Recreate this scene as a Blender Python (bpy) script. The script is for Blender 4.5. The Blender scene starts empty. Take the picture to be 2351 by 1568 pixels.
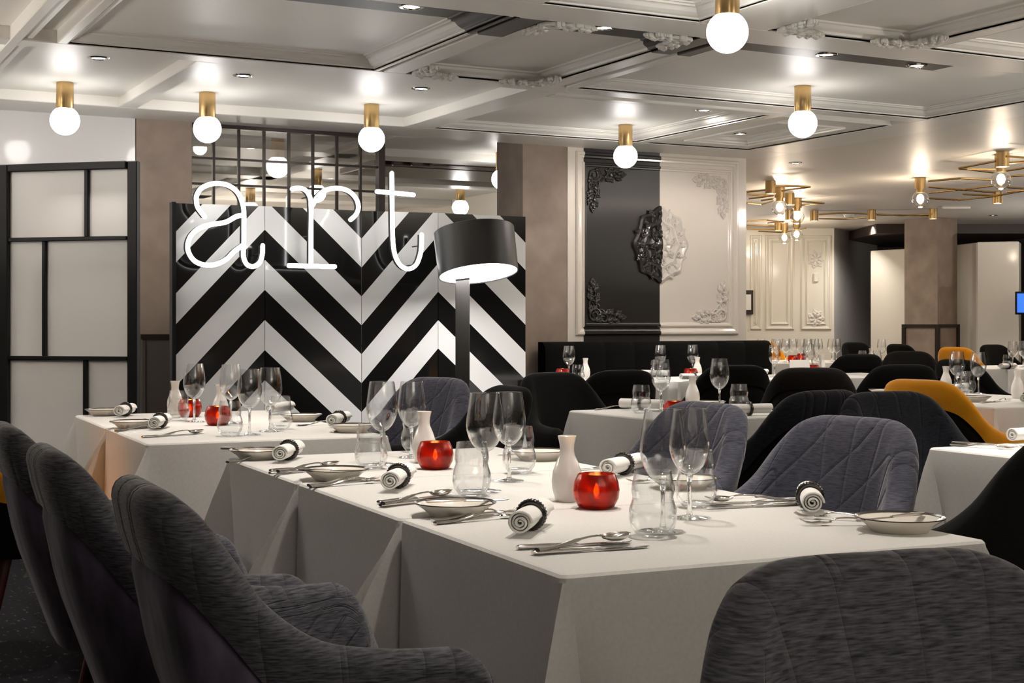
import bpy, math, random
from mathutils import Vector, Matrix
random.seed(7)
sc = bpy.context.scene
C = sc.collection
PI = math.pi
# ------------------------------------------------------------------ camera, world, exposure
FPX, CX, HZ, CZ, YAW = 3300.0, 1175.5, 740.0, 1.125, math.radians(27.8)
cd = bpy.data.cameras.new('camera'); cam = bpy.data.objects.new('camera', cd); C.objects.link(cam)
cam.location = (0, 0, CZ); cam.rotation_euler = (PI/2, 0, -YAW)
cd.sensor_width = 36; cd.lens = 36*FPX/2351; cd.shift_y = -44/2351; cd.clip_start = .05; cd.clip_end = 100
sc.camera = cam
w = bpy.data.worlds.new('world'); sc.world = w; w.use_nodes = True
w.node_tree.nodes['Background'].inputs[0].default_value = (1, .93, .86, 1)
w.node_tree.nodes['Background'].inputs[1].default_value = .12
sc.view_settings.view_transform = 'Standard'; sc.view_settings.look = 'None'
sc.view_settings.gamma = 1; sc.view_settings.use_curve_mapping = False
sc.view_settings.exposure = 0.5
sc.cycles.use_denoising = True
sc.cycles.max_bounces = 8; sc.cycles.transparent_max_bounces = 40
sc.cycles.caustics_reflective = False; sc.cycles.caustics_refractive = False
sc.cycles.sample_clamp_indirect = 6
WARM = (1, .92, .83)
HS, HC = 2.40, 2.46            # soffit of the beams, ceiling panels

# room frame: x runs along the back wall, y runs towards it
ca, sa = math.cos(YAW), math.sin(YAW)
def room(X, Z): return (X*ca+Z*sa, -X*sa+Z*ca)
def at(px, py, z=.75):
    Z = FPX*(CZ-z)/(py-HZ); return room((px-CX)*Z/FPX, Z)
def spot(px, Z): return room((px-CX)*Z/FPX, Z)
def onv(px, py, v):
    t = (px-CX)/FPX; Z = v/(-t*sa+ca); u, _ = room(t*Z, Z)
    return (u, v, CZ-(py-HZ)*Z/FPX)

# ------------------------------------------------------------------ materials
MATS = {}
def mat(name, col, rough=.5, metal=0, spec=.5, sheen=0, coat=0, emit=None, es=0, trans=0):
    m = bpy.data.materials.new(name); m.use_nodes = True
    b = m.node_tree.nodes['Principled BSDF']
    b.inputs['Base Color'].default_value = (*col, 1); b.inputs['Roughness'].default_value = rough
    b.inputs['Metallic'].default_value = metal; b.inputs['Specular IOR Level'].default_value = spec
    b.inputs['Sheen Weight'].default_value = sheen; b.inputs['Sheen Roughness'].default_value = .4
    b.inputs['Coat Weight'].default_value = coat; b.inputs['Coat Roughness'].default_value = .08
    b.inputs['Transmission Weight'].default_value = trans
    if emit: b.inputs['Emission Color'].default_value = (*emit, 1); b.inputs['Emission Strength'].default_value = es
    MATS[name] = m; return m
def nd(m, t, **kw):
    n = m.node_tree.nodes.new(t)
    for k, v in kw.items(): setattr(n, k, v)
    return n
def lk(m, a, b): m.node_tree.links.new(a, b)
def pb(m): return m.node_tree.nodes['Principled BSDF']
def mathn(m, op, a, b=None, c=None):
    n = nd(m, 'ShaderNodeMath', operation=op)
    for i, v in enumerate((a, b, c)):
        if v is None: continue
        if isinstance(v, (int, float)): n.inputs[i].default_value = v
        else: lk(m, v, n.inputs[i])
    return n.outputs[0]
def noisy(m, c1, c2, scale=(3, 3, 3), detail=4, lo=.35, hi=.65, bump=0, bdist=.002, coord='Object'):
    tc = nd(m, 'ShaderNodeTexCoord'); mp = nd(m, 'ShaderNodeMapping'); mp.inputs['Scale'].default_value = scale
    lk(m, tc.outputs[coord], mp.inputs[0])
    no = nd(m, 'ShaderNodeTexNoise'); no.inputs['Scale'].default_value = 1; no.inputs['Detail'].default_value = detail
    lk(m, mp.outputs[0], no.inputs['Vector'])
    r = nd(m, 'ShaderNodeValToRGB'); r.color_ramp.elements[0].position = lo; r.color_ramp.elements[1].position = hi
    r.color_ramp.elements[0].color = (*c1, 1); r.color_ramp.elements[1].color = (*c2, 1)
    lk(m, no.outputs[0], r.inputs[0]); lk(m, r.outputs[0], pb(m).inputs['Base Color'])
    if bump:
        b = nd(m, 'ShaderNodeBump'); b.inputs['Strength'].default_value = bump; b.inputs['Distance'].default_value = bdist
        lk(m, no.outputs[0], b.inputs['Height']); lk(m, b.outputs[0], pb(m).inputs['Normal'])
    return r

def band_paint(m, axis, lo, hi, white, dark, axis2=None, lo2=0, hi2=0):
    """a painted band: dark where lo < coordinate < hi"""
    g = nd(m, 'ShaderNodeNewGeometry'); s = nd(m, 'ShaderNodeSeparateXYZ'); lk(m, g.outputs['Position'], s.inputs[0])
    f = mathn(m, 'MULTIPLY', mathn(m, 'GREATER_THAN', s.outputs[axis], lo), mathn(m, 'LESS_THAN', s.outputs[axis], hi))
    if axis2 is not None:
        f = mathn(m, 'MULTIPLY', f, mathn(m, 'MULTIPLY', mathn(m, 'GREATER_THAN', s.outputs[axis2], lo2), mathn(m, 'LESS_THAN', s.outputs[axis2], hi2)))
    mx = nd(m, 'ShaderNodeMix', data_type='RGBA')
    mx.inputs[6].default_value = (*white, 1); mx.inputs[7].default_value = (*dark, 1)
    lk(m, f, mx.inputs[0]); lk(m, mx.outputs[2], pb(m).inputs['Base Color'])
CEILC = (.78, .75, .70)
M_ceil = mat('ceiling_satin_paint', CEILC, .42, spec=.35)
band_paint(M_ceil, 1, 5.31, 5.705, CEILC, (.055, .047, .042), 0, .4, 5.53)
MATS['ceiling_satin_paint'].node_tree.nodes['Principled BSDF'].inputs['Coat Roughness'].default_value = .22
M_trim = mat('trim_satin_paint', CEILC, .38, spec=.4)
band_paint(M_trim, 1, 5.31, 5.705, CEILC, (.055, .047, .042), 0, .4, 5.53)
M_ceil_r = mat('ceiling_gloss_paint', (.74, .69, .63), .45, spec=.4)
pb(M_ceil_r).inputs['Coat Roughness'].default_value = .2
M_wallw = mat('white_lacquer_wall', (.72, .70, .69), .35, coat=.5)
M_cream = mat('cream_wall', (.78, .72, .62), .5)
M_panelw = mat('cream_lacquer_panel', (.74, .69, .63), .28, coat=.5)
band_paint(M_panelw, 0, 5.369, 6.035, (.83, .765, .685), (.016, .015, .014))
M_orn_w = mat('white_plaster', (.72, .69, .64), .45)
M_ornw = mat('lacquered_relief', (.7, .66, .6), .22, coat=.4)
band_paint(M_ornw, 0, 5.369, 6.035, (.74, .69, .63), (.03, .027, .024))
M_col = mat('brown_plaster', (.2, .16, .14), .6)
noisy(M_col, (.23, .172, .138), (.36, .28, .225), (4, 4, 4), 6, .3, .7, .15, .004)
M_dark = mat('dark_bronze_metal', (.03, .022, .018), .35, .4)
M_black = mat('black_lacquer', (.006, .006, .007), .4, spec=.25)
M_blacks = mat('black_satin', (.010, .009, .008), .38)
M_opal = mat('opal_panel', (.86, .84, .82), .3, coat=.1)
M_floor = mat('dark_carpet', (.01, .01, .012), .95, spec=.1)
noisy(M_floor, (.006, .006, .008), (.10, .10, .105), (55, 20, 9), 8, .60, .76)
M_white = mat('white_porcelain', (.82, .78, .73), .15, coat=.5)
M_plate = mat('cream_porcelain', (.80, .75, .67), .15, coat=.5)
M_cloth = mat('white_linen', (.80, .78, .75), .85, spec=.15, sheen=.15)
_r = noisy(M_cloth, (.63, .615, .59), (.68, .665, .64), (160, 160, 160), 2, .3, .7, .12, .0006)
M_napkin = mat('napkin_linen', (.84, .82, .79), .9, spec=.1, sheen=.1)
M_steel = mat('polished_steel', (.62, .58, .54), .12, 1)
M_brass = mat('brushed_brass', (.56, .38, .17), .3, 1)
M_brassrod = mat('brass_rod', (.55, .36, .14), .22, 1)
M_globe = mat('opal_globe', (.9, .9, .9), .3, emit=(1, .965, .93), es=14)
M_bulb = mat('warm_bulb', (1, .9, .8), .3, emit=(1, .74, .46), es=40)
M_lens = mat('lamp_lens', (1, 1, 1), .3, emit=(1, .95, .88), es=14)
M_neon = mat('neon_tube', (1, 1, 1), .3, emit=(1, .99, .97), es=6)
M_diff = mat('lamp_diffuser', (1, 1, 1), .3, emit=(.97, .98, 1), es=4.5)
M_ring = mat('dark_horn', (.018, .013, .009), .2, coat=.5)
M_wood = mat('mahogany', (.11, .025, .017), .35, coat=.3)
M_wax = mat('candle_wax', (.9, .8, .65), .5)
M_flame = mat('candle_flame', (1, .6, .2), .5, emit=(1, .56, .16), es=200)
M_screen = mat('blue_screen', (.02, .05, .2), .2, emit=(.03, .12, .9), es=1.4)
M_yellow = mat('amber_velvet', (.55, .22, .015), .75, sheen=.6)

def thin_glass(name, tint=(1, 1, 1), trans=(1, 1, 1), boost=1.0, rough=0.02):
    m = bpy.data.materials.new(name); m.use_nodes = True; nt = m.node_tree; nt.nodes.clear()
    o = nd(m, 'ShaderNodeOutputMaterial'); tr = nd(m, 'ShaderNodeBsdfTransparent'); gl = nd(m, 'ShaderNodeBsdfGlossy')
    tr.inputs[0].default_value = (*trans, 1); gl.inputs[0].default_value = (*tint, 1); gl.inputs['Roughness'].default_value = rough
    lw = nd(m, 'ShaderNodeLayerWeight'); lw.inputs[0].default_value = .5
    f = mathn(m, 'MINIMUM', mathn(m, 'MULTIPLY', mathn(m, 'MULTIPLY_ADD', mathn(m, 'POWER', lw.outputs['Facing'], 3.0), .9, .05), boost), .95)
    # the long way through the wall at a grazing view darkens it
    cr = nd(m, 'ShaderNodeMix', data_type='RGBA'); cr.inputs[6].default_value = (*trans, 1); cr.inputs[7].default_value = (*[c*.4 for c in trans], 1)
    lk(m, mathn(m, 'POWER', lw.outputs['Facing'], 6.0), cr.inputs[0]); lk(m, cr.outputs[2], tr.inputs[0])
    mx = nd(m, 'ShaderNodeMixShader'); lk(m, f, mx.inputs[0]); lk(m, tr.outputs[0], mx.inputs[1]); lk(m, gl.outputs[0], mx.inputs[2])
    lk(m, mx.outputs[0], o.inputs[0]); MATS[name] = m; return m
def solid_glass(name):
    m = bpy.data.materials.new(name); m.use_nodes = True; nt = m.node_tree; nt.nodes.clear()
    o = nd(m, 'ShaderNodeOutputMaterial'); g = nd(m, 'ShaderNodeBsdfGlass'); g.inputs['IOR'].default_value = 1.48; g.inputs['Roughness'].default_value = 0
    lk(m, g.outputs[0], o.inputs[0]); return m
M_sglass = solid_glass('solid_glass')
M_glass = thin_glass('clear_glass', (1, 1, 1), (.975, .98, .98), 1.25)
M_pane = thin_glass('window_glass', (1, 1, 1), (.9, .88, .85), 1.6)
M_bulbglass = thin_glass('bulb_glass', (1, 1, 1), (.97, .97, .97), 1.5)
def red_glass():
    m = bpy.data.materials.new('red_mercury_glass'); m.use_nodes = True; nt = m.node_tree; nt.nodes.clear()
    o = nd(m, 'ShaderNodeOutputMaterial'); tl = nd(m, 'ShaderNodeBsdfTranslucent'); gl = nd(m, 'ShaderNodeBsdfGlossy'); tr = nd(m, 'ShaderNodeBsdfTransparent')
    df = nd(m, 'ShaderNodeBsdfDiffuse')
    tl.inputs[0].default_value = (.38, .04, .007, 1); tr.inputs[0].default_value = (.62, .12, .025, 1); df.inputs[0].default_value = (.065, .004, .003, 1)
    gl.inputs['Roughness'].default_value = .15; gl.inputs[0].default_value = (1, .8, .7, 1)
    no = nd(m, 'ShaderNodeTexNoise'); tc = nd(m, 'ShaderNodeTexCoord'); lk(m, tc.outputs['Object'], no.inputs['Vector']); no.inputs['Scale'].default_value = 30
    a = nd(m, 'ShaderNodeMixShader'); b = nd(m, 'ShaderNodeMixShader'); c = nd(m, 'ShaderNodeMixShader')
    a.inputs[0].default_value = .45; lk(m, tl.outputs[0], a.inputs[1]); lk(m, tr.outputs[0], a.inputs[2])
    lk(m, mathn(m, 'MULTIPLY_ADD', no.outputs[0], .9, .12), b.inputs[0]); lk(m, a.outputs[0], b.inputs[1]); lk(m, df.outputs[0], b.inputs[2])
    lw = nd(m, 'ShaderNodeLayerWeight'); lw.inputs[0].default_value = .5
    lk(m, mathn(m, 'MULTIPLY_ADD', mathn(m, 'POWER', lw.outputs['Facing'], 4.0), .8, .04), c.inputs[0]); lk(m, b.outputs[0], c.inputs[1]); lk(m, gl.outputs[0], c.inputs[2]); lk(m, c.outputs[0], o.inputs[0])
    MATS['red'] = m; return m
M_red = red_glass()

def fabric(name, c1, c2, sheen=.3, quilt=False, streak=(46, 46, 430)):
    m = mat(name, c1, .9, spec=.15, sheen=sheen)
    noisy(m, c1, c2, streak, 6, .28, .78, .25, .0012)
    if quilt:
        uv = nd(m, 'ShaderNodeUVMap'); s = nd(m, 'ShaderNodeSeparateXYZ'); lk(m, uv.outputs[0], s.inputs[0])
        # vertical seams fan out from the seat, slanted seams cross them
        h = mathn(m, 'ADD', mathn(m, 'MULTIPLY', s.outputs[1], .9), .25)
        a = mathn(m, 'DIVIDE', s.outputs[0], h)
        def seam(x, wdt):
            fx = mathn(m, 'ABSOLUTE', mathn(m, 'SUBTRACT', mathn(m, 'FRACT', x), .5))
            return mathn(m, 'MINIMUM', mathn(m, 'DIVIDE', mathn(m, 'SUBTRACT', .5, fx), wdt), 1.0)
        l1 = seam(mathn(m, 'MULTIPLY_ADD', a, 7.0, .25), .10)
        l2 = seam(mathn(m, 'ADD', mathn(m, 'MULTIPLY', s.outputs[0], 7.0), mathn(m, 'MULTIPLY', s.outputs[1], 8.0)), .10)
        hh = mathn(m, 'MINIMUM', l1, l2)
        hh = mathn(m, 'POWER', hh, .6)
        b = nd(m, 'ShaderNodeBump'); b.inputs['Strength'].default_value = .6; b.inputs['Distance'].default_value = .005
        lk(m, hh, b.inputs['Height'])
        old = pb(m).inputs['Normal'].links[0].from_socket; lk(m, old, b.inputs['Normal']); lk(m, b.outputs[0], pb(m).inputs['Normal'])
    return m
F_slate = fabric('slate_weave', (.02, .02, .024), (.155, .155, .18), .3, True)
F_blue = fabric('blue_grey_weave', (.034, .035, .050), (.105, .106, .138), .3, True)
F_navy = fabric('navy_weave', (.007, .0075, .011), (.022, .0235, .031), .12, True)
F_black = fabric('black_velvet', (.002, .002, .0018), (.0055, .005, .0045), .025, False)
F_brownv = fabric('black_brown_velvet', (.004, .003, .0026), (.012, .0095, .0085), .05, False)
F_purple = fabric('plum_velvet', (.022, .018, .030), (.26, .22, .33), .15, False, (12, 12, 4))
F_amber = fabric('amber_velvet_weave', (.66, .25, .008), (.88, .40, .02), .5, False, (6, 6, 6))

# ------------------------------------------------------------------ mesh helpers
class MB:
    def __init__(s): s.v = []; s.f = []; s.uv = None
    def add(s, vs, fs):
        o = len(s.v); s.v += [tuple(p) for p in vs]; s.f += [[i+o for i in f] for f in fs]; return s
    def box(s, x0, x1, y0, y1, z0, z1, M=None):
        vs = [Vector((x, y, z)) for x in (x0, x1) for y in (y0, y1) for z in (z0, z1)]
        if M: vs = [M @ p for p in vs]
        return s.add(vs, [(0, 1, 3, 2), (4, 6, 7, 5), (0, 4, 5, 1), (2, 3, 7, 6), (0, 2, 6, 4), (1, 5, 7, 3)])
    def bevbox(s, x0, x1, y0, y1, z0, z1, b=.004, M=None):
        """box with chamfered edges"""
        vs = []; ids = {}
        X, Y, Z = (x0, x1), (y0, y1), (z0, z1)
        def V(i, j, k, ax):
            key = (i, j, k, ax)
            if key not in ids:
                p = [X[i]+(b if i == 0 else -b)*(ax != 0), Y[j]+(b if j == 0 else -b)*(ax != 1), Z[k]+(b if k == 0 else -b)*(ax != 2)]
                ids[key] = len(vs); vs.append(M @ Vector(p) if M else Vector(p))
            return ids[key]
        fs = []
        for i in (0, 1): fs.append([V(i, *q, 0) for q in ((0, 0), (1, 0), (1, 1), (0, 1))])
        for j in (0, 1): fs.append([V(q[0], j, q[1], 1) for q in ((0, 0), (1, 0), (1, 1), (0, 1))])
        for k in (0, 1): fs.append([V(q[0], q[1], k, 2) for q in ((0, 0), (1, 0), (1, 1), (0, 1))])
        for i in (0, 1):
            for j in (0, 1): fs.append([V(i, j, 0, 0), V(i, j, 1, 0), V(i, j, 1, 1), V(i, j, 0, 1)])
        for i in (0, 1):
            for k in (0, 1): fs.append([V(i, 0, k, 0), V(i, 1, k, 0), V(i, 1, k, 2), V(i, 0, k, 2)])
        for j in (0, 1):
            for k in (0, 1): fs.append([V(0, j, k, 1), V(1, j, k, 1), V(1, j, k, 2), V(0, j, k, 2)])
        for i in (0, 1):
            for j in (0, 1):
                for k in (0, 1): fs.append([V(i, j, k, 0), V(i, j, k, 1), V(i, j, k, 2)])
        return s.add(vs, fs)
    def lathe(s, prof, n=32, M=None, lob=None, close=False):
        vs = []; fs = []
        for r, z in prof:
            for k in range(n):
                a = 2*PI*k/n; q = r*(1+(lob(a, z) if lob else 0)); p = Vector((q*math.cos(a), q*math.sin(a), z)); vs.append(M @ p if M else p)
        m = len(prof)
        for i in range(m-1+(1 if close else 0)):
            for k in range(n):
                j = (i+1) % m
                fs.append((i*n+k, i*n+(k+1) % n, j*n+(k+1) % n, j*n+k))
        return s.add(vs, fs)
    def tube(s, pts, r, n=10, cap=True, flat=None):
        pts = [Vector(p) for p in pts]; m = len(pts); vs = []; fs = []
        rr = r if isinstance(r, (list, tuple)) else [r]*m
        up = None
        for i in range(m):
            t = (pts[min(i+1, m-1)]-pts[max(i-1, 0)]).normalized()
            if up is None:
                up = Vector((0, 0, 1)) if abs(t.z) < .9 else Vector((1, 0, 0))
            a = (up - t*up.dot(t)).normalized(); b = t.cross(a); up = a
            for k in range(n):
                th = 2*PI*k/n
                vs.append(pts[i]+(a*math.cos(th)*(flat or 1)+b*math.sin(th))*rr[i])
        for i in range(m-1):
            for k in range(n): fs.append((i*n+k, i*n+(k+1) % n, (i+1)*n+(k+1) % n, (i+1)*n+k))
        if cap: fs.append(tuple(range(n))[::-1]); fs.append(tuple((m-1)*n+k for k in range(n)))
        return s.add(vs, fs)
    def ball(s, c, r, n=12, sq=(1, 1, 1)):
        c = Vector(c); vs = []; fs = []; h = max(4, n//2)
        for i in range(h+1):
            th = PI*i/h
            for k in range(n):
                a = 2*PI*k/n
                vs.append(c+Vector((math.sin(th)*math.cos(a)*sq[0], math.sin(th)*math.sin(a)*sq[1], math.cos(th)*sq[2]))*r)
        for i in range(h):
            for k in range(n): fs.append((i*n+k, (i+1)*n+k, (i+1)*n+(k+1) % n, i*n+(k+1) % n))
        return s.add(vs, fs)
    def grid(s, rows):
        n = len(rows[0]); vs = [p for r in rows for p in r]
        return s.add(vs, [(i*n+k, i*n+k+1, (i+1)*n+k+1, (i+1)*n+k) for i in range(len(rows)-1) for k in range(n-1)])
    def build(s, name, m, parent=None, smooth=True, uvs=None, angle=40):
        me = bpy.data.meshes.new(name); me.from_pydata([tuple(p) for p in s.v], [], s.f); me.validate(); me.update()
        if m is not None: me.materials.append(m)
        if smooth:
            me.polygons.foreach_set('use_smooth', [True]*len(me.polygons))
            try: me.set_sharp_from_angle(angle=math.radians(angle))
            except Exception: pass
        if uvs:
            l = me.uv_layers.new(name='UVMap')
            for lp in me.loops: l.data[lp.index].uv = uvs[lp.vertex_index]
        o = bpy.data.objects.new(name, me); C.objects.link(o)
        if parent: o.parent = parent
        return o
def crom(pts, n=8):
    P = [Vector(p) for p in pts]; out = []
    for i in range(len(P)-1):
        p0, p1, p2, p3 = P[max(i-1, 0)], P[i], P[i+1], P[min(i+2, len(P)-1)]
        for k in range(n):
            t = k/n; out.append(.5*((2*p1)+(p2-p0)*t+(2*p0-5*p1+4*p2-p3)*t*t+(3*p1-p0-3*p2+p3)*t**3))
    out.append(P[-1]); return out
def thing(name, label, cat, loc=(0, 0, 0), rz=0, group=None):
    o = bpy.data.objects.new(name, None); C.objects.link(o); o.empty_display_size = .05
    o.location = loc; o.rotation_euler = (0, 0, rz); o['label'] = label; o['category'] = cat
    if group: o['group'] = group
    return o
def tag(o, label, cat, group=None):
    o['label'] = label; o['category'] = cat
    if group: o['group'] = group
    return o
def struct(mb, name, m, smooth=False):
    o = mb.build(name, m, None, smooth); o['kind'] = 'structure'; return o
def dup(root, loc, rz, label, group=None):
    r = root.copy(); C.objects.link(r); r.location = loc; r.rotation_euler = (0, 0, rz); r['label'] = label
    if group: r['group'] = group
    for ch in list(root.children):
        c = ch.copy(); C.objects.link(c); c.parent = r
        for g in list(ch.children):
            d = g.copy(); C.objects.link(d); d.parent = c
    return r
PROTO = {}
def place(kind, maker, loc, rz, label, group=None):
    """first call makes the thing, later calls copy it with its parts"""
    if kind not in PROTO:
        o = maker(); PROTO[kind] = o; o.location = loc; o.rotation_euler = (0, 0, rz); o['label'] = label
        if group: o['group'] = group
        return o
    return dup(PROTO[kind], loc, rz, label, group)
def area(name, loc, size, power, col=WARM, rot=(0, 0, 0), spread=PI, parent=None):
    l = bpy.data.lights.new(name, 'AREA'); l.shape = 'DISK'; l.size = size; l.energy = power; l.color = col; l.spread = spread
    o = bpy.data.objects.new(name, l); C.objects.link(o); o.location = loc; o.rotation_euler = rot
    if parent: o.parent = parent
    return o
def spotl(name, loc, power, ang=80, blend=.6, size=.04, col=WARM, parent=None):
    l = bpy.data.lights.new(name, 'SPOT'); l.energy = power; l.spot_size = math.radians(ang); l.spot_blend = blend
    l.shadow_soft_size = size; l.color = col
    o = bpy.data.objects.new(name, l); C.objects.link(o); o.location = loc
    if parent: o.parent = parent
    return o

# ------------------------------------------------------------------ the setting
mb = MB(); mb.box(-6, 24, -6, 24, -.1, 0); struct(mb, 'floor', M_floor)
mb = MB(); mb.box(-6, 6.73, -6, 16, HC, HC+.08); struct(mb, 'ceiling', M_ceil)
mb = MB(); mb.box(6.73, 24, -6, 24, HC, HC+.08); struct(mb, 'ceiling_right', M_ceil_r)
mb = MB(); mb.box(-6, 2.11, 9.06, 9.2, 0, HC); struct(mb, 'wall_back', M_wallw)
mb = MB(); mb.box(5.233, 6.84, 9.06, 9.2, 0, HC); struct(mb, 'wall_panel', M_panelw)
mb = MB(); mb.box(6.74, 6.84, 9.2, 16, 0, HC); struct(mb, 'wall_back_room_right', M_cream)
mb = MB(); mb.box(-6, 6.84, 16, 16.1, 0, HC); struct(mb, 'wall_back_room', M_cream)
mb = MB(); mb.box(-6.1, -6, -6, 16, 0, HC); struct(mb, 'wall_left', M_col)
mb = MB(); mb.box(-6, 24, -6.1, -6, 0, HC); struct(mb, 'wall_front', M_col)
M_darkwall = mat('dark_brown_wall', (.05, .035, .028), .5)
mb = MB(); mb.box(24, 24.1, -6, 24, 0, HC); struct(mb, 'wall_right', M_darkwall)
mb = MB(); mb.box(6.84, 24, 24, 24.1, 0, HC); struct(mb, 'wall_far', M_darkwall)

TN = [0]
def trim(mb, m=None, smooth=False):
    TN[0] += 1; return struct(mb, 'trim_%d' % TN[0], m or M_trim, smooth)
def beam(x0, x1, y0, y1, z0=HS, z1=HC+.02, m=None):
    mb = MB(); mb.bevbox(x0, x1, y0, y1, z0, z1, .004); return trim(mb, m)
CR1 = [(0, 0), (0, .010), (.012, .010), (.014, .016), (.030, .020), (.048, .030), (.060, .043), (.066, .046), (.080, .046), (.080, .054), (.097, .054), (.1, .0605)]
CR2 = [(0, 0), (0, .012), (.020, .012), (.024, .022), (.040, .030), (.046, .036), (.046, .050), (.062, .052), (.064, .0605)]
def crown(x0, x1, y0, y1, prof=CR1):
    mb = MB(); vs = []; fs = []
    for d, h in prof:
        for p in ((x0+d, y0+d), (x1-d, y0+d), (x1-d, y1-d), (x0+d, y1-d)): vs.append((*p, HS+h))
    for i in range(len(prof)-1):
        for k in range(4): fs.append((i*4+k, i*4+(k+1) % 4, (i+1)*4+(k+1) % 4, (i+1)*4+k))
    mb.add(vs, fs); return trim(mb)
# beams along the back wall direction
beam(-6, 6.934, 8.62, 9.06); beam(-6, 6.525, 6.78, 6.93); beam(3.97, 5.62, 7.02, 7.1); beam(3.97, 5.62, 6.93, 7.02, HS+.02)
for y0, y1 in ((5.04, 5.30), (3.36, 3.62), (1.7, 1.96), (0, .26), (-1.7, -1.44)): beam(-6, 6.525, y0, y1)
# beams running towards the back wall
beam(1.02, 1.07, -6, 8.62, HS-.003); beam(1.07, 1.12, -6, 8.62, HS+.012)
beam(1.224, 1.27, 5.3, 6.78); beam(1.91, 2.02, 6.93, 8.62)
beam(2.785, 2.808, 5.3, 6.78); beam(2.835, 2.958, 5.3, 6.78); beam(3.75, 3.952, 6.93, 8.62)
beam(3.753, 3.86, 5.3, 6.78); beam(3.90, 3.97, 5.3, 6.78)
beam(5.54, 5.62, 7.1, 8.62); beam(6.525, 6.934, -6, 8.62)
for x0, x1 in ((3.56, 3.92), (4.75, 4.85), (2.6, 2.79), (1.224, 1.27)): beam(x0, x1, 3.62, 5.04)
beam(2.785, 2.958, -1.44, 3.36); beam(3.753, 3.97, -1.44, 3.36)
crown(1.27, 2.785, 5.3, 6.78); crown(2.958, 3.753, 5.3, 6.78, CR2); crown(3.97, 6.525, 5.3, 6.78)
crown(3.952, 5.54, 7.1, 8.62); crown(5.62, 6.525, 7.1, 8.62, CR2); crown(3.92, 4.75, 3.62, 5.04, CR2); crown(4.85, 6.525, 3.62, 5.04)
crown(2.79, 3.56, 3.62, 5.04)
crown(5.80, 6.36, 7.35, 8.40, CR2)
beam(5.62, 5.80, 7.1, 8.62, HS+.01); beam(6.36, 6.525, 7.1, 8.62, HS+.01); beam(5.80, 6.36, 7.1, 7.35, HS+.01); beam(5.80, 6.36, 8.40, 8.62, HS+.01)
# room seen past the open end of the window
beam(-6, 6.74, 10.2, 10.5); beam(-6, 6.74, 12.1, 12.4); beam(-6, 6.74, 14.2, 14.6); beam(3.9, 4.1, 9.06, 16)
M_umber = mat('umber_paint', (.055, .042, .034), .35)
beam(4.5, 6.74, 10.95, 11.75, HS+.01, HC+.02, M_umber)
for i in range(4): beam(4.75-.13*i+.25, 6.74, 10.55+.09*i, 10.59+.09*i, HS-.005+.004*i, HC+.02, M_umber)

# pillars
def pillar(x0, x1, y0, y1, label, parent=None, rz=0, h=HC):
    o = thing('pillar', label, 'pillar', ((x0+x1)/2, (y0+y1)/2, 0), rz)
    a, b = (x1-x0)/2, (y1-y0)/2
    m = MB(); m.bevbox(-a, a, -b, b, 0, h, .004); m.build('shaft', M_col, o, False)
    return o, a, b
p1, a, b = pillar(2.115, 2.468, 9.05, 9.4, 'brown mottled plaster pillar behind the black framed partition')
m = MB(); m.bevbox(-a+.02, a+.1, -b-.05, -b, .0, 1.03, .006); o = m.build('base_panel', mat('taupe_panel', (.085, .07, .06), .5), p1, False)
m = MB(); m.box(-a+.015, a+.1, -b-.058, -b, 1.02, 1.05); m.box(-a+.045, -a+.05, -b-.056, -b-.05, 0, 1.02); m.build('base_edge', M_dark, p1, False)
pillar(4.86, 5.228, 9.055, 9.46, 'brown mottled plaster pillar beside the black and white wall panel')
# far pillar with dark metal corner guards
q = spot(2137, 18.6); p3, a, b = pillar(q[0]-.24, q[0]+.24, q[1]-.24, q[1]+.24, 'distant brown pillar with dark metal frame round its foot', rz=math.radians(-27.8+43))
m = MB()
for sx in (-1, 1):
    for sy in (-1, 1): m.box(sx*a-.025, sx*a+.025, sy*b-.025, sy*b+.025, 0, 1.1)
for s in (-1, 1): m.box(-a, a, s*b-.022, s*b+.022, 1.06, 1.1); m.box(s*a-.022, s*a+.022, -b, b, 1.06, 1.1)
m.build('corner_guard', M_dark, p3, False)

# black gridded window with its glass and post
m = MB()
X0, X1, YW = 2.47, 3.79, 9.09
cols = [onv(px, 400, YW)[0] for px in (490, 548, 606, 663, 718, 773, 827)]
for x in cols: m.box(x-.008, x+.008, YW-.012, YW+.012, 0, HS)
for py0 in (372, 430): 
    z = onv(640, py0, YW)[2]; m.box(X0, X1, YW-.011, YW+.011, z-.007, z+.007)
for z in (1.63, 1.3, .97, .64, .31): m.box(X0, X1, YW-.011, YW+.011, z-.007, z+.007)
m.box(X0, X1, YW-.03, YW+.03, HS-.025, HS)
m.box(X1-.035, X1+.01, YW-.03, YW+.03, 0, HS)
wnd = struct(m, 'window_1', M_dark)
m = MB(); m.box(X0, X1-.035, YW-.003, YW+.003, 0, HS-.02); o = m.build('window_glass', M_pane, wnd, False)

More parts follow.
